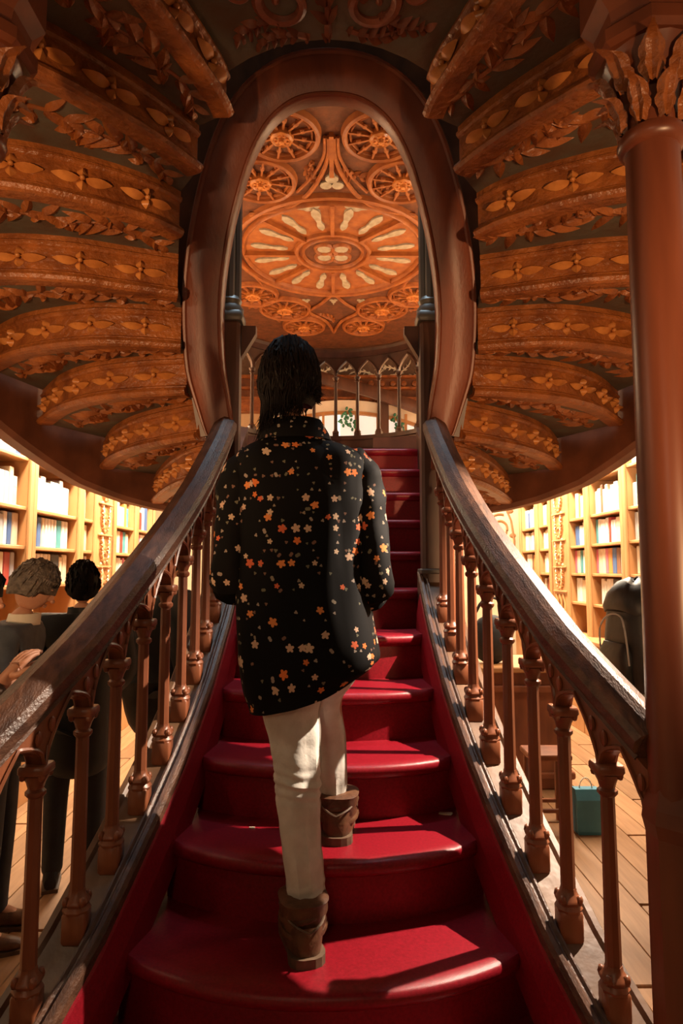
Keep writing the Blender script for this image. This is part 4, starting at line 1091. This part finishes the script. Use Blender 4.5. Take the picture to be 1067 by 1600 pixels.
# gathered creases behind the knee and at the ankle
for i, r in enumerate(rs):
    zz = r[0].z
    k = 1+.045*math.sin(zz*210)*(math.exp(-((zz-P(0, 1212, DT).z)/.045)**2)+.8*math.exp(-((zz-P(0, 1375, DT).z)/.035)**2))+.012*math.sin(zz*90)
    c = sum(r, Vector())/len(r); rs[i] = [Vector((c.x+(p.x-c.x)*k, c.y+(p.y-c.y)*k, p.z+.010*math.sin((p.x-c.x)*26+zz*9))) for p in r]
b.rings(rs, smooth=True); rsL = rs
rs = loft_px(densify([(1010, 470, 580, DT+.02, .12), (1060, 482, 556, DT+.05, .11), (1095, 490, 533, DT+.13, .10), (1150, 496, 539, DT+.18, .075), (1200, 498, 541, DT+.18, .062), (1232, 499, 541, DT+.19, .056), (1245, 501, 540, DT+.19, .054)], 7), 28, 2.1, .006, 8)
b.rings(rs, smooth=True); je = b.build('jeans', PANTS, wo)
for nm, rr in (('left', rsL), ('right', rs)):
    q = MB(); q.tube([r[int(len(r)*.03)] for r in rr[3:]], .0032, 5); q.build('side_seam', SEAM, je)
    q = MB(); q.tube(rr[-3], .0042, 5, loop=True); q.build('hem', SEAM, je)
# --- shirt body
rows = densify([(672, 428, 494, DT, .055), (690, 404, 517, DT, .075), (702, 382, 548, DT, .095), (722, 366, 572, DT, .115), (770, 366, 574, DT, .135), (850, 370, 572, DT-.01, .14), (930, 370, 580, DT-.02, .155), (1000, 371, 592, DT-.03, .165, .0), (1032, 374, 594, DT-.03, .17, .015), (1055, 381, 588, DT-.03, .168, .04), (1070, 391, 580, DT-.03, .160, .06)], 5)
rs = loft_px(rows, 48, 2.5, .010, 1)
zc_ = P(0, 1086, DT).z
rs[-1] = [Vector((p.x, p.y, p.z - .03*max(0, -(p.y-(DT-.03))/.16)*(1-min(1, abs(p.x-P(455, 1086, DT).x)/.2)**2))) for p in rs[-1]]
# vertical soft folds towards the hem
for i, r in enumerate(rs):
    t = max(0, (i-15)/len(rs)); c = sum(r, Vector())/len(r)
    for j, p in enumerate(r):
        a = 2*math.pi*j/len(r); k = 1+.035*t*math.sin(a*7+.6)+.02*t*math.sin(a*11+i*.15); r[j] = Vector((c.x+(p.x-c.x)*k, c.y+(p.y-c.y)*k, p.z))
b = MB(); uv_rings(b, rs)
last = rs[-1]; c = sum(last, Vector())/len(last)
inn = [c+(p-c)*.96+Vector((0, 0, .004)) for p in last]; inn2 = [c+(p-c)*.93+Vector((0, 0, .12)) for p in last]; uv_rings(b, [last, inn, inn2])
uv_build(b, 'shirt', FLORAL, wo)
# --- sleeves
for s in (-1, 1):
    f_ = ELB[s]; pth = catmull([SHO[s]+Vector((-s*.035, 0, .03)), SHO[s]+Vector((s*.010, 0, -.035)), SHO[s].lerp(ELB[s], .45)+Vector((s*.012, -.01, 0)), ELB[s]+Vector((s*.002, -.03, -.005)), ELB[s].lerp(WR[s], .45)+Vector((0, 0, -.01)), WR[s]], 7)
    rs = []; m = len(pth)
    for i, p in enumerate(pth):
        t = (pth[min(i+1, m-1)]-pth[max(i-1, 0)]).normalized(); u = Vector((0, 1, 0)) if abs(t.y) < .8 else Vector((1, 0, 0))
        a = t.cross(u).normalized(); bb = a.cross(t).normalized(); q = i/(m-1); r = lerp_tab([(0, .055), (.2, .072), (.45, .062), (.6, .066), (.8, .055), (1, .038)], q)
        r0 = r; ring = []
        for j in range(20):
            an = 2*math.pi*j/20; r = r0*(1+.10*noise.noise(Vector((math.cos(an)*2, math.sin(an)*2, q*9+s*3)))+.05*math.sin(q*46+an*2)); ring.append(p+a*r*math.cos(an)+bb*r*math.sin(an))
        rs.append(ring)
    b = MB(); uv_rings(b, rs, u0=2.7*s+5); uv_build(b, 'sleeve', FLORAL, wo)
# --- collar
b = MB(); rs = []
for py, xl, xr_, D, th, ti in ((684, 418, 506, DT-.005, .068, 0), (668, 424, 500, DT-.01, .060, 0), (656, 428, 496, DT-.005, .055, 0), (658, 422, 502, DT-.012, .064, 0), (678, 408, 514, DT-.02, .080, 0), (690, 404, 519, DT-.02, .084, 0)):
    rs += loft_px([(py, xl, xr_, D, th, ti)], 28, 2.2)
uv_rings(b, rs, u0=9.1); uv_build(b, 'collar', FLORAL, wo)
# --- hair
b = MB(); rnd = random.Random(5); S = .98
def hair_pt(a, t, k, dx=0.): return HC+Vector((.080*math.sin(t)*math.cos(a)*k+dx, .098*math.sin(t)*math.sin(a)*k-.006, .122*math.cos(t)*k))
rows = []
for i in range(13):
    t = math.pi*.70*i/12; row = []
    for j in range(26):
        a = 2*math.pi*j/26; tt = t if math.sin(a) < .45 else t*.55
        k = 1.10+.06*noise.noise(Vector((math.cos(a)*2, math.sin(a)*2, tt*2)))
        row.append(hair_pt(a, tt, k))
    rows.append(row)
b.rings(rows, smooth=True)
for i in range(1100):
    a = rnd.uniform(math.pi*.86, math.pi*2.14); t0 = rnd.uniform(.02, 1.35); a2 = a+rnd.gauss(0, .42)
    left = max(0, -math.cos(a2))                       # hair hangs longer on the left
    ln_ = rnd.uniform(.02, .075)+.085*left**1.5*rnd.uniform(.4, 1)
    if math.cos(a2) > .55: ln_ *= .25
    pts = []; t1 = math.pi*.66; k0 = rnd.uniform(1.09, 1.20)
    for q in range(6):
        u = q/5; t = t0+(t1-t0)*u; k = k0+.07*math.sin(u*6+i*1.7)*rnd.uniform(.4, 1)
        pts.append(hair_pt(a+(a2-a)*u, t, k))
    e = pts[-1]; out = Vector((math.cos(a2), math.sin(a2), 0))
    if math.cos(a2) > .6: pts = pts[:5]; e = pts[-1]
    pts.append(e+Vector((0, 0, -.5*ln_))+out*.004); pts.append(e+Vector((rnd.gauss(-.006, .008), rnd.gauss(0, .006), -ln_))+out*rnd.uniform(-.004, .010))
    n_ = len(pts); r0 = rnd.uniform(.0022, .0048)
    b.tube(pts, [r0*(.6+.4*math.sin(math.pi*min(1, .2+j/n_)))*(1-.85*(j/(n_-1))**3) for j in range(n_)], 4)
b.build('hair', HAIR, wo)
# --- boots
def boot(s, heel, yaw, shaft_top, zf, lift=0.):
    Mb = T(Vector((heel.x, heel.y, zf))) @ rotz(yaw)
    b = MB(); rows = []
    def ring(c, rx, ry, tilt=0.): return [Mb @ Vector((c[0]+rx*math.copysign(abs(math.cos(a))**.72, math.cos(a)), c[1]+ry*math.copysign(abs(math.sin(a))**.72, math.sin(a)), c[2]+tilt*math.sin(a))) for a in [2*math.pi*k/24 for k in range(24)]]
    H = shaft_top-zf
    for t, rx, ry in ((1.0, .058, .064), (.97, .066, .073), (.90, .064, .071), (.80, .067, .072), (.68, .060, .066), (.58, .062, .066), (.48, .056, .064), (.38, .056, .068)): rows.append(ring((0, .055, H*t), rx*(1+.03*math.sin(t*60)), ry))
    rows.append(ring((0, .072, .085), .054, .092, -.006)); rows.append(ring((0, .096, .050), .053, .124, -.004)); rows.append(ring((0, .105, .022), .050, .134)); rows.append(ring((0, .105, .016), .049, .132))
    b.rings(rows, smooth=True); bo = b.build('boot', BOOT, wo)
    b = MB(); prof = [(-.050, .0), (-.046, -.018), (-.034, -.032), (-.016, -.039), (.016, -.039), (.034, -.032), (.046, -.018), (.050, .0), (.045, .05), (.052, .15), (.045, .21), (.022, .245), (-.022, .245), (-.045, .21), (-.052, .15), (-.045, .05)]
    b.prism(prof, 0, .024, M=Mb); b.build('sole', SOLE, bo)
    for k, zz in enumerate((.50, .74)):
        b = MB(); rr = [(.0, 0)]; pts = [Mb @ Vector((.063*math.cos(a), .055+.069*math.sin(a), H*zz+.012*math.sin(a+k*1.5))) for a in [2*math.pi*q/24 for q in range(24)]]
        b.tube(pts, .005, 6, loop=True, flat=1.6); b.build('strap', BOOT, bo)
    b = MB(); b.bevbox(Mb @ Vector((.058, .05, H*.76)), (.012, .022, .026), .003); b.build('buckle', SOLE, bo)
    b = MB(); b.tube([Mb @ Vector((.050*math.cos(a), .02+.058*math.sin(a), .088+.02*abs(math.cos(a)))) for a in [math.pi+math.pi*q/14 for q in range(15)]], .0035, 5); b.build('heel_seam', SOLE, bo)
hl = at_z(483, 1518, Z0-CZ); boot(-1, Vector((at(476, 1500, 1.84).x+.008, 1.79, 0)), R(14), P(478, 1388, 1.87).z, ZF0)
boot(1, Vector((at(526, 1345, 2.09).x, 2.075, 0)), R(-4), P(520, 1233, 2.14).z, ZF1)

# --- scraps on the carpet
for px, py, k, lab in ((697, 1272, 1, 'small pale paper scrap on the second red step, right of the boot'), (394, 1294, 1, 'tiny pale speck on the second red step, left of the jeans')):
    p = at_z(px, py, Z0+RI*k-CZ); q = MB(); r0 = .016 if px > 600 else .006
    q.prism([(p.x+r0*(1+.4*math.sin(j*2.3))*math.cos(j*math.pi/4)*1.5, p.y+r0*(1+.4*math.cos(j*1.7))*math.sin(j*math.pi/4)) for j in range(8)], Z0+RI*k+.0005, Z0+RI*k+.003)
    o = q.build('paper_scrap', BOOKC['cream'], None, loc=(p.x, p.y, Z0+RI*k)); tag(o, lab, 'paper')
